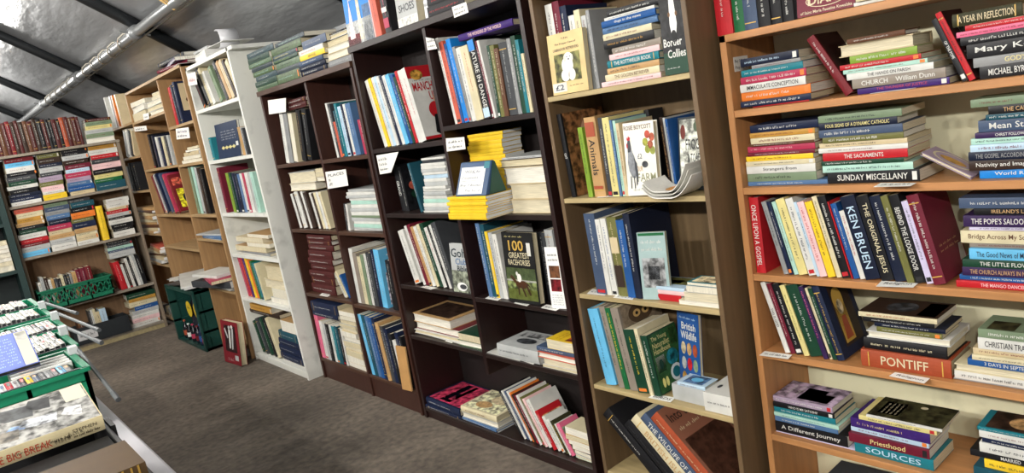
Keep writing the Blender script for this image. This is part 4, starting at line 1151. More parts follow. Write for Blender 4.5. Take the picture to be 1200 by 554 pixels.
LBL['redfloor'] = 'dark red hardback with white figure drawing standing on the concrete floor against white bookcase'
def floor_book():
    a, b, c = onZ(264, 424, 0), onZ(283.5, 430, 0), onZ(291, 419, 0)
    u = (b - a); w = u.length; u.normalize()
    ob = book(max(w, .24), .05, .34, '7a1a24', 'h', None, None, 'redfloor'); tag(ob, LBL['redfloor'], 'book')
    n = Vector((0, 0, 1)); v = n.cross(u)        # v points away from the viewer
    R = Matrix((u, v, n)).transposed().to_4x4()
    ob.matrix_world = Matrix.Translation(a + Vector((0, 0, .006))) @ R @ Matrix.Rotation(-.12, 4, 'X') @ Matrix.Translation((0, .05, 0))
    art('redfloor', [('rect', .18, .28, .85, .9, '2a1216', 'photo'), ('poly', [(.2, .8), (.26, .84), (.4, .62), (.36, .58)], 'pale_grey', 3), ('poly', [(.42, .36), (.5, .36), (.56, .8), (.46, .82)], 'white', 3), ('poly', [(.56, .34), (.64, .36), (.74, .84), (.64, .84)], 'pale_grey', 3), ('ell', .5, .86, .06, .04, 'pale_grey', None, 3), ('ell', .66, .88, .06, .04, 'white', None, 3), ('lines', .25, .06, .6, .14, 2, 'pale_pink'), ('rect', .68, .1, .88, .22, 'pale_grey')])
floor_book()
# ================================================================== plywood bookcase and its corner stub
pp = side(XP + .03); ppf = side(XP + .008); P1, P2 = (120, 60, .2888), (120, 200, .2888)
G = 'books in the plywood bookcase'
row(side(XP + .05), PC[0], P1, [(None, """38 190 white h
56 185 pale_grey
66 182 orange p - cream
78 178 beige""", 92)], 'on top of the corner stub', G, dmax=.22)
stack(ppf, PB[0], P1, """118 258 172 white f
112 235 168 pale_grey x
115 212 160 tan f""", 'first stack, upper wide plywood bay', G, yaw=.08, dmax=.2)
stack(ppf, PB[0], P1, """190 248 246 white x
180 232 244 pale_grey x
176 212 238 white x
198 190 236 white f
200 172 232 white f""", 'second stack, upper wide plywood bay', G, yaw=.05, dmax=.2)
row(pp, PA[0], P1, [(None, """300 150 red p - white
310 140 dark_navy h
322 128 navy h - white picb""", 352)], 'upper narrow plywood bay', G, dmax=.24)
art('picb', [('rect', .1, .3, .95, .95, 'beige'), ('ell', .55, .55, .3, .1, 'brown', None, 2)])
row(pp, PB[1], P1, [((215, 182, 340), """212 340 black
226 345 dark_navy p - white
240 350 white
250 352 navy p - white
262 350 cream
274 346 dark_grey
286 344 pale_grey""", 304)], 'second wide plywood bay', G, dmax=.2)
stack(ppf, PA[1], P1, """322 445 398 cream f
320 430 396 tan f
322 415 392 beige m
340 402 392 dark_grey f
338 392 388 cream f""", 'stack, second narrow plywood bay', G, yaw=.06, dmax=.2)
row(pp, PB[2], P2, [((255, 205, 40), """238 30 dark_red
248 25 pale_grey
256 20 navy p - white
270 22 slate p - pale_blue
284 25 crimson h - yellow
300 30 dark_red h - yellow comic""", 318)], 'third wide plywood bay', G, dmax=.24)
art('comic', [('rect', .1, .1, .95, .6, 'yellow', 'photo'), ('rect', .05, .7, .95, .9, 'salmon', 'photo'), ('ell', .5, .35, .25, .15, 'dark_navy', None, 3)])
row(pp, PA[2], P2, [((395, 350, -20), """388 -25 sage p - white
400 -20 mint
412 -10 pale_grey
422 -10 dark_brown
432 -5 black""", 448)], 'third narrow plywood bay', G, dmax=.24)
stack(side(XP - .01), PA[3], P2, """412 280 482 white x
400 262 478 steel h
385 255 470 pale_grey m""", 'stack, fourth narrow plywood bay', G, yaw=.1, dmax=.22)
stack(side(XP - .01), PA[4], P2, """436 478 520 dark_grey m
434 468 516 pale_grey m
436 458 515 white m""", 'thin stack, fifth narrow plywood bay', G, yaw=.1)
row(pp, PC[1], P1, [((105, 88, 320), """98 320 pale_grey
108 322 white
118 325 dark_grey
128 325 beige""", 142)], 'upper corner stub shelf', G, dmax=.2)
row(pp, PC[2], P1, [(None, """110 470 white
120 468 pale_grey
132 455 black h
142 455 black h
152 458 black h""", 168)], 'second corner stub shelf', G, dmax=.2)
stack(pp, PC[3], P2, pile(136, 212, 252, 150, ['tan', 'beige', 'brown', 'tan', 'cream', 'tan', 'beige', 'brown', 'tan'], 'm', 7, 33, -1), 'brown paper stack, third corner stub shelf', G, yaw=.12)
stack(pp, PC[4], P2, pile(175, 250, 378, 300, ['cream', 'tan', 'pale_grey', 'beige', 'brown', 'cream', 'tan', 'salmon'], 'm', 9, 34, -1), 'paper stack, fourth corner stub shelf', G, yaw=.15)
row(side(XP + .05), PC[5], (80, 330, .2166), [((500, 490, 150), """494 148 pale_grey
506 150 cream
518 152 white
530 152 dark_grey
545 155 cream
560 158 pale_grey
574 160 white""", 590)], 'lowest corner stub shelf', G, dmax=.2)
stack(side(XP + .02), 2.3215, P1, """240 92 322 pale_grey m
236 80 318 maroon h
232 66 316 dark_purple p
225 52 310 dark_grey h""", 'stack on top of the plywood bookcase', G, yaw=.15, dmax=.22)
card_up(side(XP - .002), zc(P1, (128, 308), (178, 302), (182, 320), (132, 326)), 'small white label under the upper shelf of wide plywood bay', 1, seed=61)
card_up(side(XP - .002), zc(P1, (298, 315), (350, 308), (356, 352), (302, 358)), 'pinkish white handwritten label in the narrow plywood bay', 2, seed=62, ink='purple')
card_up(side(XP - .002), zc(P1, (345, 92), (378, 84), (386, 135), (350, 140)), 'white notice stuck beside the top of the white bookcase', 1, seed=63, ink='crimson')
card_up(side(XP - .002), zc(P1, (165, 255), (188, 250), (190, 275), (168, 280)), 'small white slip hanging from the upper wide plywood shelf', 1, seed=64)
# ------------------------------------------------------------------ crates
def crate(name, label, loc, L, W, Hh, col, rotz=0, tilt=None, group=None, t=.012, lat=True):
    """open-top crate: length L along x, width W along y"""
    root = thing(name, label, 'crate', loc, group); m = mat(col, .4)
    MB().box((0, 0, 0), (L, W, .008)).build('base', m, root)
    def wall(org, u, n, ln):
        b = MB(); org, u, n = Vector(org), Vector(u), Vector(n); up = Vector((0, 0, 1))
        def bar(p, q, w):       # bar in the wall's plane
            p, q = Vector(p), Vector(q); dd = (q - p).normalized(); s_ = dd.cross(n).normalized() * w
            b.prism([p - s_, q - s_, q + s_, p + s_], n * t)
        P = lambda a, z: org + u * a + up * z
        b.prism([P(0, 0), P(ln, 0), P(ln, Hh * .24), P(0, Hh * .24)], n * t)
        b.prism([P(0, Hh * .78), P(ln, Hh * .78), P(ln, Hh), P(0, Hh)], n * t)
        b.prism([P(-.006, Hh - .014), P(ln + .006, Hh - .014), P(ln + .006, Hh), P(-.006, Hh)], -n * .01)
        k = max(3, int(ln / .05)); z0, z1 = Hh * .22, Hh * .8; s = ln / k
        if lat:
            for i in range(k):
                bar(P(i * s, z0), P((i + 1) * s, z1), .0055); bar(P(i * s, z1), P((i + 1) * s, z0), .0055)
        else: b.prism([P(0, z0), P(ln, z0), P(ln, z1), P(0, z1)], n * t * .5)
        for a in (0, ln * .33, ln * .67, ln - .014): b.prism([P(a, 0), P(a + .014, 0), P(a + .014, Hh), P(a, Hh)], n * t * 1.0)
        return b.build('side_panel', m, root)
    wall((0, 0, 0), (1, 0, 0), (0, 1, 0), L); wall((L, W, 0), (-1, 0, 0), (0, -1, 0), L)
    wall((0, W, 0), (0, -1, 0), (1, 0, 0), W); wall((L, 0, 0), (0, 1, 0), (-1, 0, 0), W)
    if tilt is not None: root.matrix_world = Matrix.Translation(loc) @ tilt
    else: root.rotation_euler.z = rotz
    return root
# green crate stood on its side on the floor, bottles inside
ca = crate('plastic_crate', 'dark green crate stood on its side on floor with bottles inside', (XP - .02, 6.42, .008), .50, .36, .30, '123f38',
           tilt=Matrix(((0, 0, -1, 0), (1, 0, 0, 0), (0, -1, 0, 0), (0, 0, 0, 1))).to_4x4() if False else Matrix(((0, 0, -1, 0), (1, 0, 0, 0), (0, 1, 0, 0), (0, 0, 0, 1))), lat=False)
ca.matrix_world = Matrix.Translation((XP + .16, 6.42, .004)) @ Matrix(((0, 0, -1, 0), (1.62, 0, 0, 0), (0, 1.45, 0, 0), (0, 0, 0, 1)))
def bottle(x, y, z, r, h, glass, capc, label, big):
    root = thing('bottle', label, 'bottle', (x, y, z), 'bottles in the green crate')
    gb = MB().lathe([(0, 0), (r * .95, 0), (r, .01), (r, h * .55), (r * .8, h * .66), (r * .36, h * .76), (r * .34, h * .93), (0, h * .93)]).build('glass_body', mat(glass, .15), root, True)
    MB().lathe([(0, h * .925), (r * .42, h * .925), (r * .42, h), (0, h)]).build('cap', mat(capc, .4), root)
    if big:
        MB().prism([(-r - .004, .075 * math.cos(2 * PI * i / 24), h * .58 + .075 * math.sin(2 * PI * i / 24)) for i in range(24)], (.003, 0, 0)).build('round_label', mat('d9b92c', .45), gb)
        scribble('label_print', (-r - .0045, .04, h * .58), (0, -1, 0), (0, 0, 1), .08, .03, mat('dark_brown', .5), gb, 5)
    else:
        MB().lathe([(r + .0005, h * .18), (r + .0012, h * .18), (r + .0012, h * .45), (r + .0005, h * .45)]).build('wrap_label', mat(capc, .45), gb)
for i, (y, r, h, g, c, z0, big) in enumerate(((7.0, .06, .47, '1c2029', 'e4e2d8', .03, True), (6.78, .06, .48, '171a22', '2b3a8a', .03, True), (7.10, .026, .17, '15161c', 'rust', .03, False), (6.99, .026, .15, '15161c', 'e0e0da', .03, False), (6.86, .028, .16, '15161c', 'crimson', .03, False), (6.73, .028, .16, '1b1a24', 'dark_red', .03, False), (6.62, .03, .19, '1b2440', 'blue', .03, False), (6.55, .028, .17, '1b1a24', 'crimson', .03, False))):
    pos = ('far', 'near')[i] if i < 2 else ORD[i - 2]
    bottle(XP + (.02 if big else -.085), y, .022, r, h, g, c, f"large dark bottle with round yellow label, {pos} one in the crate" if big else f"small dark bottle, {pos} of six in front row in the crate", big)
stack(side(XP - .09), .548, P2, """330 470 436 white m
322 462 425 dark_grey m
310 452 432 pale_grey m
305 444 430 white m
338 430 432 dark_grey m
342 420 425 crimson p
352 412 418 white m""", 'magazine pile on the green crate', 'magazines on the green crate', yaw=.3)
stack(side(XP - .07), .548, P2, """262 458 296 pale_grey m
258 450 298 white m""", 'flat pair on the green crate', 'magazines on the green crate', yaw=.3)
# ================================================================== grey end bookcase
pk = end(YK + .03); pkf = end(YK + .01); K1, K2, K3 = (0, 130, .2346), (0, 240, .2346), (80, 330, .2166)
G = 'leather volumes on the grey end bookcase'
row(pkf, KZ[0] + .001, K1, [(None, spread(-30, 425, 66, 28, ['leather', 'maroon', 'leather', 'brown', 'leather', 'dark_red', 'dark_brown', 'leather', 'dark_brown', 'brown', 'leather', 'dark_brown', 'black', 'leather', 'black', 'black', 'leather', 'black', 'rust', 'leather', 'brown', 'leather', 'leather'], 'h', 5, 41), 425)], 'on top of the grey end bookcase', G, dmax=.16)
stack(pkf, KZ[0], K1, """430 140 572 pale_grey x
428 118 566 sage p
425 98 560 pale_grey p
425 78 558 pale_yellow p
424 58 556 sage p
420 44 550 leather h""", 'stack on top of the grey end bookcase', G, yaw=.02)
G = 'paperback stacks on the grey end bookcase'
def kst(Z, z, x0, x1, yb, yt, cols, where, sd, kind='p'): stack(pk, z, Z, pile(x0, x1, yb, yt, cols, kind, 7, sd, -4.2), where, G, yaw=.03, dmax=.15)
kst(K1, KZ[1], 55, 205, 478, 245, ['white', 'navy', 'dark_navy', 'black', 'white', 'dark_green', 'dark_grey', 'black', 'white', 'sky', 'dark_red'], 'first stack, second grey end shelf', 51)
kst(K1, KZ[1], 215, 330, 450, 222, ['yellow', 'white', 'pale_pink', 'olive', 'mauve', 'dark_grey', 'pale_grey', 'dark_navy', 'dark_brown', 'olive'], 'second stack, second grey end shelf', 52)
kst(K1, KZ[1], 345, 468, 425, 190, ['beige', 'blue', 'steel', 'mauve', 'crimson', 'pale_blue', 'maroon', 'dark_brown', 'pale_grey', 'black', 'black'], 'third stack, second grey end shelf', 53)
kst(K1, KZ[1], 472, 618, 392, 175, ['dark_teal', 'green', 'pale_yellow', 'black', 'pale_pink', 'dark_grey', 'red', 'white', 'ochre'], 'fourth stack, second grey end shelf', 54)
kst(K2, KZ[2], 112, 250, 258, 28, ['sky', 'pale_grey', 'dark_red', 'red', 'white', 'dark_green', 'black', 'tan', 'ochre', 'cream', 'salmon'], 'first stack, third grey end shelf', 55)
kst(K2, KZ[2], 255, 372, 232, 2, ['white', 'pale_grey', 'tan', 'beige', 'crimson', 'dark_navy', 'steel', 'grey', 'slate', 'sage'], 'second stack, third grey end shelf', 56)
kst(K2, KZ[2], 368, 480, 205, -20, ['white', 'beige', 'cream', 'tan', 'navy', 'olive', 'orange', 'black', 'dark_teal', 'dark_grey'], 'third stack, third grey end shelf', 57)
LBL['yk'] = 'yellow hardback standing between stacks on third grey end shelf'
row(pk, KZ[2], K2, [((520, 478, 10), '512 10 yellow h - black yk', 546)], '', G, dmax=.15)
kst(K2, KZ[2], 562, 672, 155, -25, ['white', 'black', 'black', 'white', 'black', 'pale_grey', 'red', 'beige', 'white', 'white'], 'fourth stack, third grey end shelf', 58)
kst(K2, KZ[3], 530, 650, 262, 172, ['pale_grey', 'slate', 'mint', 'black', 'dark_grey', 'dark_green'], 'stack behind the red file, fourth grey end shelf', 59) if False else None
row(pk, KZ[3], K2, [((632, 585, 290), """610 290 red h - white
642 300 white
655 290 dark_brown
668 270 white
682 262 black
694 255 white
708 250 pale_grey
720 250 black""", 740)], 'fourth grey end shelf', G, dmax=.16)
zz = pk.at(640 * .2346, 240 + 262 * .2346)[1]
stack(pk, zz, K2, """545 250 672 pale_grey
540 238 668 slate
538 222 664 mint
535 205 660 dark_grey
530 190 655 black""", 'stack above red file, fourth grey end shelf', G, dmax=.15, on_top=True)
crk = crate('plastic_crate', 'bright green lattice crate full of books on the grey end bookcase', (.752, YK - .05, KZ[3] + .001), .61, .30, .19, '0f6b4d')
row(end(YK + .02), KZ[3] + .012, K2, [(None, spread(226, 412, 380, 335, ['white', 'pale_grey', 'dark_brown', 'white', 'tan', 'dark_grey', 'black', 'cream', 'black', 'dark_grey', 'grey', 'tan'], '*', 14, 61) + '\n' + '416 325 maroon h\n438 318 maroon h\n464 310 dark_red h', 492)], 'inside the bright green crate', G, dmax=.15)
def file_box():
    x0, x1, y0, y1, z0, z1 = .93, 1.425, YK - .02, YK + .2, KZ[4] + .001, .235
    root = thing('storage_box', 'dark grey open box with white handwritten sign on the lowest grey end shelf', 'box', (x0, y0, z0)); m = mat('1b2024', .5); o = Vector((x0, y0, z0))
    for a, b, n in (((x0, y0, z0), (x1, y0 + .006, z1), 'front_panel'), ((x0, y1 - .006, z0), (x1, y1, z1), 'back_panel'), ((x0, y0 + .006, z0), (x0 + .006, y1 - .006, z1), 'side_panel'), ((x1 - .006, y0 + .006, z0), (x1, y1 - .006, z1), 'side_panel'), ((x0 + .006, y0 + .006, z0), (x1 - .006, y1 - .006, z0 + .005), 'base')):
        MB().box(Vector(a) - o, Vector(b) - o).build(n, m, root)
    MB().box((.03, -.002, .04), (.2, -.0005, .13)).build('sign', mat('c9c8c8', .6), root)
    scribble('handwriting', (.05, -.003, .07), (1, 0, 0), (0, 0, 1), .13, .03, mat('dark_grey', .5), [q for q in root.children if q.name.startswith('sign')][0], 71)
    return root
file_box()
row(end(YK + .02), KZ[4] + .008, K3, [(None, """80 225 brown h
150 160 dark_grey
160 155 white
172 150 cream
186 165 beige
205 150 pale_blue""", 300)], 'in the dark grey box', G, dmax=.14)
stack(pk, KZ[4], K3, """345 262 500 pale_grey
342 232 496 white
345 208 492 pale_pink
345 188 490 white
348 165 488 pale_grey
360 138 484 blue
330 118 480 cream
335 98 478 ochre
320 75 470 dark_green""", 'stack beside grey box, lowest grey end shelf', G, dmax=.18, yaw=.04)
# ------------------------------------------------------------------ dark green shelving beyond the table
BAYS.append(('y', 7.9, .34, -.635, .54, 0, [.12, .55, .92, 1.35], 1.75))
def green_unit():
    root = thing('shelving_unit', 'dark green metal shelving unit left of the grey end bookcase'.replace('left of', 'beside'), 'shelving', (.3, 7.9, 0)); m = mat('16302e', .5); o = Vector(root.location)
    for x in (-.6, .64): MB().box(Vector((x, 7.9, 0)) - o, Vector((x + .05, 8.25, 1.75)) - o).build('upright', m, root)
    for z in (.12, .55, .92, 1.35): MB().box(Vector((-.55, 7.91, z - .03)) - o, Vector((.64, 8.25, z)) - o).build('shelf', m, root)
    MB().box(Vector((-.55, 8.235, .1)) - o, Vector((.64, 8.25, 1.75)) - o).build('back_panel', mat('101d1d', .6), root)
green_unit()
stack(end(7.93), .921, K2, """-40 322 78 cream f
-40 300 75 cream f
-40 280 70 brown f
-40 255 68 tan f
-42 235 62 brown f
-44 215 58 tan f
-46 192 50 cream f""", 'stack on the dark green shelving', 'books on the dark green shelving', yaw=.05, dmax=.2)
# ================================================================== table with crates of discs
TZ = .75
def table():
    root = thing('table', 'long trestle table under white cloth holding crates of discs', 'table', (-.2, 3.0, 0)); o = Vector(root.location)
    bevel(MB().box(Vector((-.62, 1.3, TZ - .03)) - o, Vector((.395, 5.6, TZ)) - o).build('tabletop', mat('b9b4a6', .6), root), .004)
    for y in (1.5, 3.1, 5.3):
        for x in (-.5, .26): MB().tube([Vector((x, y, 0)) - o, Vector((x, y, TZ - .03)) - o], .014).build('leg', mat('grey', .4, 1), root)
table()
def cloth():
    n = 60; v = []; f = []; rws = []
    for i in range(n + 1):
        y = 1.26 + 4.38 * i / n; w = math.sin(i * 1.7) * .012 + math.sin(i * .63) * .018
        rws.append([(-.66, y, TZ + .002), (.392, y, TZ + .002), (.402, y, TZ - .002), (.412 + w * .5, y, TZ - .08), (.425 + w, y, TZ - .25), (.435 + w * 1.3, y, TZ - .48), (.44 + w * 1.5, y, .1)])
    m = len(rws[0])
    for r_ in rws: v += r_
    for i in range(n):
        for j in range(m - 1): f.append((i * m + j, i * m + j + 1, (i + 1) * m + j + 1, (i + 1) * m + j))
    tag(mesh_obj('tablecloth', v, f, mat('d9d7dc', .55), None, True), 'white cloth hanging over the side of the crate table', 'tablecloth')
cloth()
RIM = TZ + .225
def disc_crate(yf, label, xr, arms, L=.56, W=.40, col='0b7a55'):
    c = crate('plastic_crate', label, (xr - L, yf, TZ + .004), L, W, .221, col, lat=False, group='green disc crates')
    b = MB()
    b.box((.02, -.004, .206), (L - .02, .0125, .2235)); b.build('black_rim', mat('1a1c1e', .5), c)
    for p, q in arms:
        p, q = Vector(p) - Vector((xr - L, yf, TZ + .004)), Vector(q) - Vector((xr - L, yf, TZ + .004))
        MB().box((p.x - .03, p.y - .022, .12), (p.x - .001, p.y + .022, p.z + .012)).build('hinge_bracket', mat('c2c6c6', .4), c)
        ba = MB().tube([p, q], .0075, 8).build('bale_arm', mat('6a6d6e', .5, .2), c)
        MB().tube([q - (q - p).normalized() * .05, q + (q - p).normalized() * .004], .0095, 8).build('end_sleeve', mat('55585a', .5), ba)
    return c
C1, C2, C3 = 2.86, 3.32, 3.80
disc_crate(C1, 'nearest green crate of discs on the table, holding coloured cases in front', .345, [((.368, 3.16, .99), (.392, 2.74, .86))])
disc_crate(C2, 'second green crate on the table, holding rows of white disc cases', .385, [((.405, 3.62, 1.0), (.47, 3.30, .955))])
disc_crate(C3, 'third green crate along the table, just beyond the second crate', .42, [((.44, 4.1, 1.0), (.52, 3.62, .95))])
def disc(x, y, ztop, th, col, axis, label, group, lean=0, depth=.135, ln=.19):
    ob = book(depth, th, ln, col, 'd', None, None); h = ln
    # spine up; axis 'x': cases packed along x, each running along y; 'y': packed along y, running along x
    up = Vector((0, 0, -1))
    if axis == 'x': R = Matrix((up, (1, 0, 0), (0, -1, 0))).transposed()
    else: R = Matrix((up, (0, 1, 0), (1, 0, 0))).transposed()
    R = R.to_4x4(); o = Vector((x, y, ztop))
    ob.matrix_world = Matrix.Translation(o) @ (Matrix.Rotation(lean, 4, 'Y' if axis == 'x' else 'X')) @ R
    tag(ob, label, 'dvd', group)
    r = random.Random(NB[0]); b = MB(); xs = -.0016; z = ln * r.uniform(.1, .2)
    e_ = ln * r.uniform(.15, .4); b.quad((xs, -th * .25, z), (xs, -th * .75, z), (xs, -th * .75, z + e_), (xs, -th * .25, z + e_)); b.build('spine_print', mat(r.choice(('black', 'dark_grey', 'red', 'steel', 'ochre')), .4), ob)
    return ob
cols = ['tan', 'cream', 'white', 'red', 'pale_grey', 'black', 'yellow', 'slate', 'dark_grey', 'grey', 'black', 'sky', 'dark_grey']
x = .075
for i, cx in enumerate(cols):
    disc(x, C1 + .172, RIM - .006, .0185, cx, 'x', f"{names(cx)} disc case, {ORD[i]} in the front row of nearest crate", 'coloured disc cases in the nearest crate', 0, .135, .14); x += .0195
y = C1 + .185
for i in range(11):
    disc(.14, y, RIM + .0 - .002 * (i % 3), .016, ['white', 'white', 'pale_grey'][i % 3], 'y', f"white disc case, {ORD[i]} in the side row of nearest crate", 'white disc cases in the nearest crate', 0, .135, .185); y += .0168
def lav():
    ob = book(.19, .015, .20, '6f7ec4', 'd', None, None, 'lav'); tag(ob, 'lavender backed disc case lying face up across the nearest crate', 'dvd')
    ob.matrix_world = Matrix.Translation((.045, C1 + .20, RIM + .014)) @ Matrix.Rotation(-1.05, 4, 'X')
    art('lav', [('rect', .02, .02, .76, .98, '7d8ccc'), ('rect', .78, .02, .98, .98, 'd9d2bc'), ('rect', .8, .7, .96, .96, 'white'), ('lines', .06, .1, .72, .9, 10, 'pale_blue')])
lav()
for rr in range(3):
    xx = .02 + .0185
    for i in range(18):
        yy = C2 + .145 + rr * .122
        disc(xx, yy if rr < 2 else yy - .002, RIM + .006 + .004 * ((i * 7) % 3), .016, 'white' if (i + rr) % 6 else 'pale_grey', 'x', f"white disc case, {ORD[i]} in {('front', 'middle', 'back')[rr]} row of second crate", 'white disc cases in the second crate', 0, .12, .118); xx += .0182 if rr == 1 else .0186
for rr in range(2):
    xx = .10 + .0195
    for i in range(15):
        disc(xx, C3 + .15 + rr * .135, RIM + .008, .017, 'white' if (i + rr) % 4 else 'dark_grey', 'x', f"white disc case, {ORD[i]} in {('front', 'back')[rr]} row of third crate", 'white disc cases in the third crate', 0, .12, .125); xx += .0195
disc_crate(4.28, 'fourth green crate along the table, packed with white disc cases', .43, [((.45, 4.6, 1.0), (.53, 4.2, .96))])
disc_crate(4.76, 'farthest green crate on the table, packed with white disc cases', .435, [])
for nm_, yc in (('fourth', 4.28), ('farthest', 4.76)):
    for rr in range(2):
        xx = .06 + .0195
        for i in range(16):
            disc(xx, yc + .16 + rr * .145, RIM + .012 + .004 * ((i * 5) % 3), .0172, 'white' if (i + rr) % 5 else 'pale_grey', 'x', f"white disc case, {ORD[i]} in {('front', 'back')[rr]} row of {nm_} crate", 'white disc cases in the ' + nm_ + ' crate', 0, .12, .13); xx += .0205
tag(bevel(MB().box((-.02, 5.22, TZ + .004), (.16, 5.44, TZ + .24)).build('storage_box', mat('1f49b8', .35), None), .02, 3), 'bright blue box on the far end of the crate table', 'box')
# black crate and big books nearest the camera
def black_crate():
    x0, x1, y0, y1, z0, z1 = -.40, .272, 1.62, 2.42, TZ + .004, TZ + .205
    root = thing('plastic_crate', 'black crate of large books at the near end of the crate table', 'crate', (x0, y0, z0)); m = mat('141416', .45); o = Vector((x0, y0, z0))
    for n, a, b in (('front_panel', (x0, y0, z0), (x1, y0 + .012, z1)), ('back_panel', (x0, y1 - .012, z0), (x1, y1, z1)), ('side_panel', (x0, y0 + .012, z0), (x0 + .012, y1 - .012, z1)), ('side_panel', (x1 - .012, y0 + .012, z0), (x1, y1 - .012, z1)), ('base', (x0 + .012, y0 + .012, z0), (x1 - .012, y1 - .012, z0 + .008))):
        bevel(MB().box(Vector(a) - o, Vector(b) - o).build(n, m, root), .003)
    MB().box((.673, .52, .15), (.684, .62, .205)).build('handle', mat('0c0c0d', .4), root)
black_crate()
def lay_big(bid, label, x0, x1, yf, z, t, w, col, kind, tilt=0, title=None, ink=None):
    ob = book(w, t, x1 - x0, col, kind, title, ink, bid); tag(ob, label, 'book')
    # spine towards the camera (-y), head to the left
    ob.matrix_world = Matrix.Translation((x0, yf, z)) @ Matrix.Rotation(tilt, 4, 'X') @ Matrix(((0, 0, -1, 0), (1, 0, 0, 0), (0, -1, 0, 0), (0, 0, 0, 1))) @ Matrix.Translation((0, 0, -(x1 - x0)))
    return ob
lay_big('bigbreak', 'thick hardback with footballers photograph and cream spine lettered in red, on table', -.02, .260, 2.14, TZ + .207, .042, .235, 'd2c49c', 'h', .2)
def bb():
    ob = BK['bigbreak']; w, t, h = ob['dims']; xs = -min(.004, t * .12) - .0006
    put_text('spine_title', 'THE BIG BREAK', (xs, -t * .2, h * .93), (0, 0, -1), (0, -1, 0), h * .5, t * .5, mat('b8452c', .5), ob, .01)
    put_text('spine_author', 'STEPHEN', (xs, -t * .55, h * .26), (0, 0, -1), (0, -1, 0), h * .2, t * .22, mat('dark_brown', .5), ob, .01)
    scribble('spine_lettering', (xs, -t * .2, h * .26), (0, 0, -1), (0, -1, 0), h * .22, t * .22, mat('dark_brown', .5), ob, 4)
    scribble('spine_lettering', (xs, -t * .2, h * .41), (0, 0, -1), (0, -1, 0), h * .13, t * .5, mat('dark_brown', .5), ob, 8)
    # the cover photograph reads across from head to foot
    y = -t - .0006; P = lambda a, b, e=0: (a * w, y - e, b * h)
    MB().quad(P(.01, .01), P(.99, .01), P(.99, .99), P(.01, .99)).build('cover_picture', mat('8f8e8a', .6, kind='photo', spec=.2), ob)
    MB().quad(P(.6, .02, .0003), P(.98, .02, .0003), P(.98, .2, .0003), P(.6, .2, .0003)).build('cover_panel', mat('cfcab4', .6, spec=.2), ob)
    for k, (a0, b0, a1, b1, c) in enumerate(((.62, .3, .95, .52, '2a2b2c'), (.55, .45, .9, .78, '3c3e3f'), (.25, .3, .5, .62, 'b9bcc0'), (.3, .55, .44, .72, '7d9cc8'), (.12, .62, .4, .95, '6d675c'), (.2, .1, .48, .28, 'e8e8e6'), (.55, .8, .95, .97, '33353a'))):
        MB().poly([P(a0, b0 + .03, .0004), P(a1 - .05, b0, .0004), P(a1, b1 - .05, .0004), P((a0 + a1) / 2, b1, .0004), P(a0 + .04, b1 - .08, .0004)]).build('cover_picture', mat(c, .4, kind='photo'), ob)
bb()
lay_big('blk', 'large black hardback lying between brown volume and footballers book on table', .0, .255, 1.88, TZ + .15, .05, .22, '0b0b0d', 'h')
lay_big('brownbig', 'thick brown leather volume with gold spine bands nearest the camera on table', -.02, .256, 1.67, TZ + .19, .06, .19, '4a361c', 'h')
def bbk():
    ob = BK['brownbig']; w, t, h = ob['dims']; xs = -min(.004, t * .12) - .0006; b = MB()
    for v in (.05, .1, .16, .84, .9): b.quad((xs, 0, h * v), (xs, -t, h * v), (xs, -t, h * v + .004), (xs, 0, h * v + .004))
    b.build('spine_stripe', mat('gold', .35, .5), ob)
bbk()
lay_big('whitecorner', 'white book lying at the cloth-covered table edge beside black crate', .285, .388, 1.72, TZ + .006, .03, .30, 'f0efe9', 'p')
# ================================================================== tent: floor, walls, roof, frame
SL = math.tan(math.radians(34.27)); XE, ZE, XRDG = 2.42, 2.30, -.55
roofz = lambda x: ZE + (XE - x) * SL if x > XRDG else ZE + (XE - XRDG) * SL - (XRDG - x) * SL
concrete = mat('6b6258', .75, kind='concrete'); tent = mat('b4b6b8', .3, .6, kind='tent', spec=.6)
struct(MB().box((-4.5, -3, -.05), (3.2, 16, 0)).build('floor', concrete))
struct(MB().box((2.42, -3, 0), (2.44, 16, ZE)).build('wall_right', tent))
struct(MB().box((-4.5, 15.5, 0), (2.42, 15.52, 4.4)).build('wall_back', tent))
def ceiling():
    v, f = [], []; ny = 38; xs = [XE, 1.9, 1.4, .9, .4, -.1, XRDG, -1.2, -2.0, -3.6]
    for j in range(ny + 1):
        y = -3 + 18.6 * j / ny
        for x in xs:
            ph = ((y - 6.3) / 2.42) % 1.0; sag = -.05 * math.sin(PI * ph) * math.sin(PI * (xs.index(x) % 6) / 6)
            v.append((x, y, roofz(x) + sag))
    m = len(xs)
    for j in range(ny):
        for i in range(m - 1): f.append((j * m + i, j * m + i + 1, (j + 1) * m + i + 1, (j + 1) * m + i))
    o = mesh_obj('ceiling', v, f, tent, None, True); struct(o)
ceiling()
steel_d = mat('3a3d40', .4, .6); steel_l = mat('a6a8a8', .35, .7); rope = mat('b9b3a4', .7)
n_ = 0
for y in (1.46, 3.88, 6.30, 8.72, 11.14, 13.56):
    n_ += 1; o = MB().tube([(XE - .02, y, roofz(XE - .02) - .055), (XRDG, y, roofz(XRDG) - .055)], .045, 12).tube([(XE - .02, y, 0), (XE - .02, y, roofz(XE) - .055)], .03, 12).build(f'trim_{n_}', steel_d, None, True); struct(o)
PX, PZ = 1.70, 2.66
struct(MB().tube([(PX, -2, PZ), (PX, 15.4, PZ)], .038, 14).build(f'trim_{n_ + 1}', steel_l, None, True))
struct(MB().tube([(PX + .06, -2, PZ - .03), (PX + .06, 15.4, PZ - .03)], .006, 6).build(f'trim_{n_ + 2}', rope, None, True))
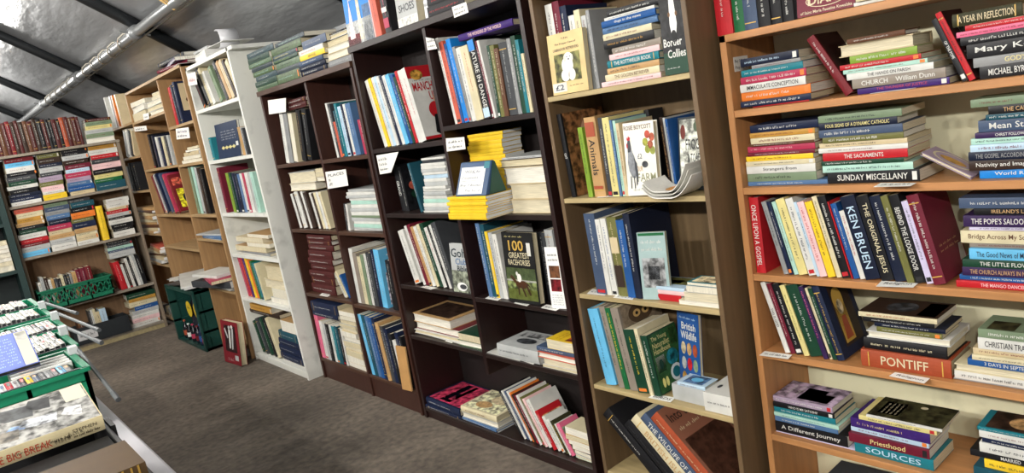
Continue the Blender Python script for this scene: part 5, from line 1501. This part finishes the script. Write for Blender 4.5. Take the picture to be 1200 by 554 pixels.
for k, (y0, n_p) in enumerate(((3.6, 25), (6.5, 36), (8.95, 36))):
    pts = [(PX + .05 * math.cos(i * .9), y0 + i * .055, PZ + .05 * math.sin(i * .9)) for i in range(n_p)]
    tag(MB().tube(pts, .006, 6).build('rope', rope, None, True), ('thin pale cord wound round the roof rail above the white bookcase', 'thin pale cord wound round the roof rail above the plywood bookcase', 'thin pale cord wound round the roof rail near the far end')[k], 'rope')
for k, y in enumerate((6.30, 8.72, 11.14)):
    root = thing('rail_clamp', ('nearest', 'middle', 'farthest')[k] + ' grey clamp joining roof rail to tent rafter', 'clamp', (PX, y, PZ))
    MB().tube([(0, -.05, 0), (0, .05, 0)], .055, 14).build('collar', mat('8a8c8d', .4, .5), root, True)
    MB().box((-.02, -.02, .03), (.02, .02, roofz(PX) - PZ - .06)).build('bracket', mat('8a8c8d', .4, .5), root)
    MB().tube([(-.1, .04, .02), (.1, -.03, -.03)], .008, 6).build('bolt_bar', steel_l, root)
def straw():
    c = side(PX).at(203, 6); root = thing('hanging_ornament', 'golden straw ornament hanging from the roof rail', 'ornament', (PX, c[0], c[1])); m = mat('c9a566', .6); r = random.Random(3); Q = []
    for i in range(10):
        a = 2 * PI * i / 10; Q.append(Vector((.13 * math.cos(a), .13 * math.sin(a), .10)))
    b = MB()
    for i in range(10): b.tube([Q[i], Q[(i + 3) % 10]], .006, 5); b.tube([Q[i], (0, 0, -.03)], .006, 5)
    b.build('straw_frame', m, root); MB().tube([(0, 0, -.03), (0, 0, .12)], .008, 6).build('centre_stem', m, root)
    MB().tube([(0, 0, .1), (0, 0, PZ - c[1])], .003, 5).build('cord', rope, root)
straw()
def leaflet():
    q = side(XW + .10).at(266, 52); y, z = q; n = 16; v = []; f = []
    for i in range(n + 1):
        a = -1.9 + 3.9 * i / n
        for k in (0, 1):
            v.append((XW + .05 + .13 * k, y - .055 * math.cos(a) + .02, 2.375 + .062 * math.sin(a)))
    for i in range(n): f.append((2 * i, 2 * i + 1, 2 * i + 3, 2 * i + 2))
    o = mesh_obj('brochure', v, f, mat('cfcfd2', .25), None, True); md = o.modifiers.new('solid', 'SOLIDIFY'); md.thickness = .003
    dz = (2.2825 + .012) - min(p[2] for p in v)
    o.location.z = max(0, 0) ; tag(o, 'curled glossy white brochure standing on top of the white bookcase', 'brochure')
    b = MB()
    for i in range(2, 9): b.quad(*[(XW + .06 + .09 * k, y - .051 * math.cos(-1.9 + 3.9 * j / n) + .02, 2.375 + .058 * math.sin(-1.9 + 3.9 * j / n)) for j, k in ((i, 0), (i, 1), (i + 1, 1), (i + 1, 0))])
    b.build('printed_panel', mat('4a3f58', .3), o)
leaflet()
# ================================================================== light: strip lights under the ridge, even world light added as ambient fill, side left unbuilt to admit it
def strip(x, y, z, p, label):
    root = thing('strip_light', label, 'light', (x, y, z))
    MB().box((-.06, -.75, 0), (.06, .75, .05)).build('casing', mat('e2e2e0', .4), root)
    e = bpy.data.materials.get('tube_glow')
    if not e:
        e = bpy.data.materials.new('tube_glow'); e.use_nodes = True; b = e.node_tree.nodes['Principled BSDF']; b.inputs['Emission Color'].default_value = (1, .96, .9, 1); b.inputs['Emission Strength'].default_value = 14
    MB().tube([(0, -.72, -.03), (0, .72, -.03)], .016, 10).build('tube', e, root)
    MB().tube([(0, -.6, .05), (0, -.6, roofz(x) - z)], .006, 6).build('hanger', steel_l, root); MB().tube([(0, .6, .05), (0, .6, roofz(x) - z)], .006, 6).build('hanger', steel_l, root)
    l = bpy.data.lights.new('strip_lamp', 'POINT'); l.energy = p / 3; l.shadow_soft_size = .05; l.color = (1, .965, .91)
    for dy in (-.5, 0, .5):
        o = bpy.data.objects.new('strip_lamp', l); C.objects.link(o); o.location = (x, y + dy, z - .11)
for i, (x, y, z, p) in enumerate(((-1.8, -1.2, 2.7, 330), (-2.0, 1.7, 2.75, 330), (-1.3, 4.4, 2.85, 230), (.0, 6.9, 2.95, 85), (.75, 11.6, 2.9, 105))):
    strip(x, y, z, p, ORD[i] + ' white strip light hanging under the tent roof from the near end')
w = bpy.data.worlds.new('daylight'); bpy.context.scene.world = w; w.use_nodes = True
w.node_tree.nodes['Background'].inputs[0].default_value = (.80, .88, 1, 1); w.node_tree.nodes['Background'].inputs[1].default_value = .22
# ================================================================== camera
cam = bpy.data.cameras.new('camera'); co = bpy.data.objects.new('camera', cam); C.objects.link(co)
cam.sensor_width = 36; cam.lens = F / 1200 * 36; cam.clip_start = .02
co.matrix_world = Matrix(((AX[0], -AX[1], -AX[2], 0), (AY[0], -AY[1], -AY[2], 0), (-AD[0], AD[1], AD[2], H), (0, 0, 0, 1)))
sc = bpy.context.scene; sc.camera = co
sc.view_settings.view_transform = 'Standard'; sc.view_settings.look = 'None'; sc.view_settings.gamma = 1; sc.view_settings.use_curve_mapping = False
sc.view_settings.exposure = .13
for k, v in LABELS.items():
    if len(v) > 1 and len({g for _, g in v}) and not (len({g for _, g in v}) == 1 and v[0][1]): print('DUP', k, v[:3])
    elif len(v) > 1: print('SAME', k, len(v))
print('books', NB[0], 'objects', len(bpy.data.objects))
# ------------------------------------------------------------------ the smallest paperbacks in view become one mass
def mass():
    bpy.context.view_layer.update(); A = []
    for o in [q for q in bpy.data.objects if q.name.split('.')[0] == 'paperback_book' and q.get('category')]:
        P = []
        for c in o.bound_box:
            v = camc(o.matrix_world @ Vector(c)); P.append((CX + F * v.x / max(v.z, .1), CY + F * v.y / max(v.z, .1)))
        xs = [min(1200, max(0, p[0])) for p in P]; ys = [min(554, max(0, p[1])) for p in P]
        A.append(((max(xs) - min(xs)) * (max(ys) - min(ys)), o.name))
    A.sort(); rest = [n for _, n in A[:max(0, len(A) - 300)]]
    V, Fc, MI, ms, slot = [], [], [], [], {}
    for nme in rest:
        root = bpy.data.objects[nme]
        for o in [root] + list(root.children):
            me = o.data; m = me.materials[0]; b = len(V)
            if m.name not in slot: slot[m.name] = len(ms); ms.append(m)
            M = o.matrix_world; V += [tuple(M @ v.co) for v in me.vertices]
            for p in me.polygons: Fc.append(tuple(b + i for i in p.vertices)); MI.append(slot[m.name])
        for o in list(root.children): bpy.data.objects.remove(o)
        bpy.data.objects.remove(root)
    me = bpy.data.meshes.new('small_paperbacks'); me.from_pydata(V, [], Fc)
    for m in ms: me.materials.append(m)
    for p, i in zip(me.polygons, MI): p.material_index = i
    o = bpy.data.objects.new('small_paperbacks', me); C.objects.link(o); o['kind'] = 'stuff'; o['label'] = 'small far paperbacks filling the shelves at the end of the tent'; o['category'] = 'books'
    print('mass of', len(rest))
mass()
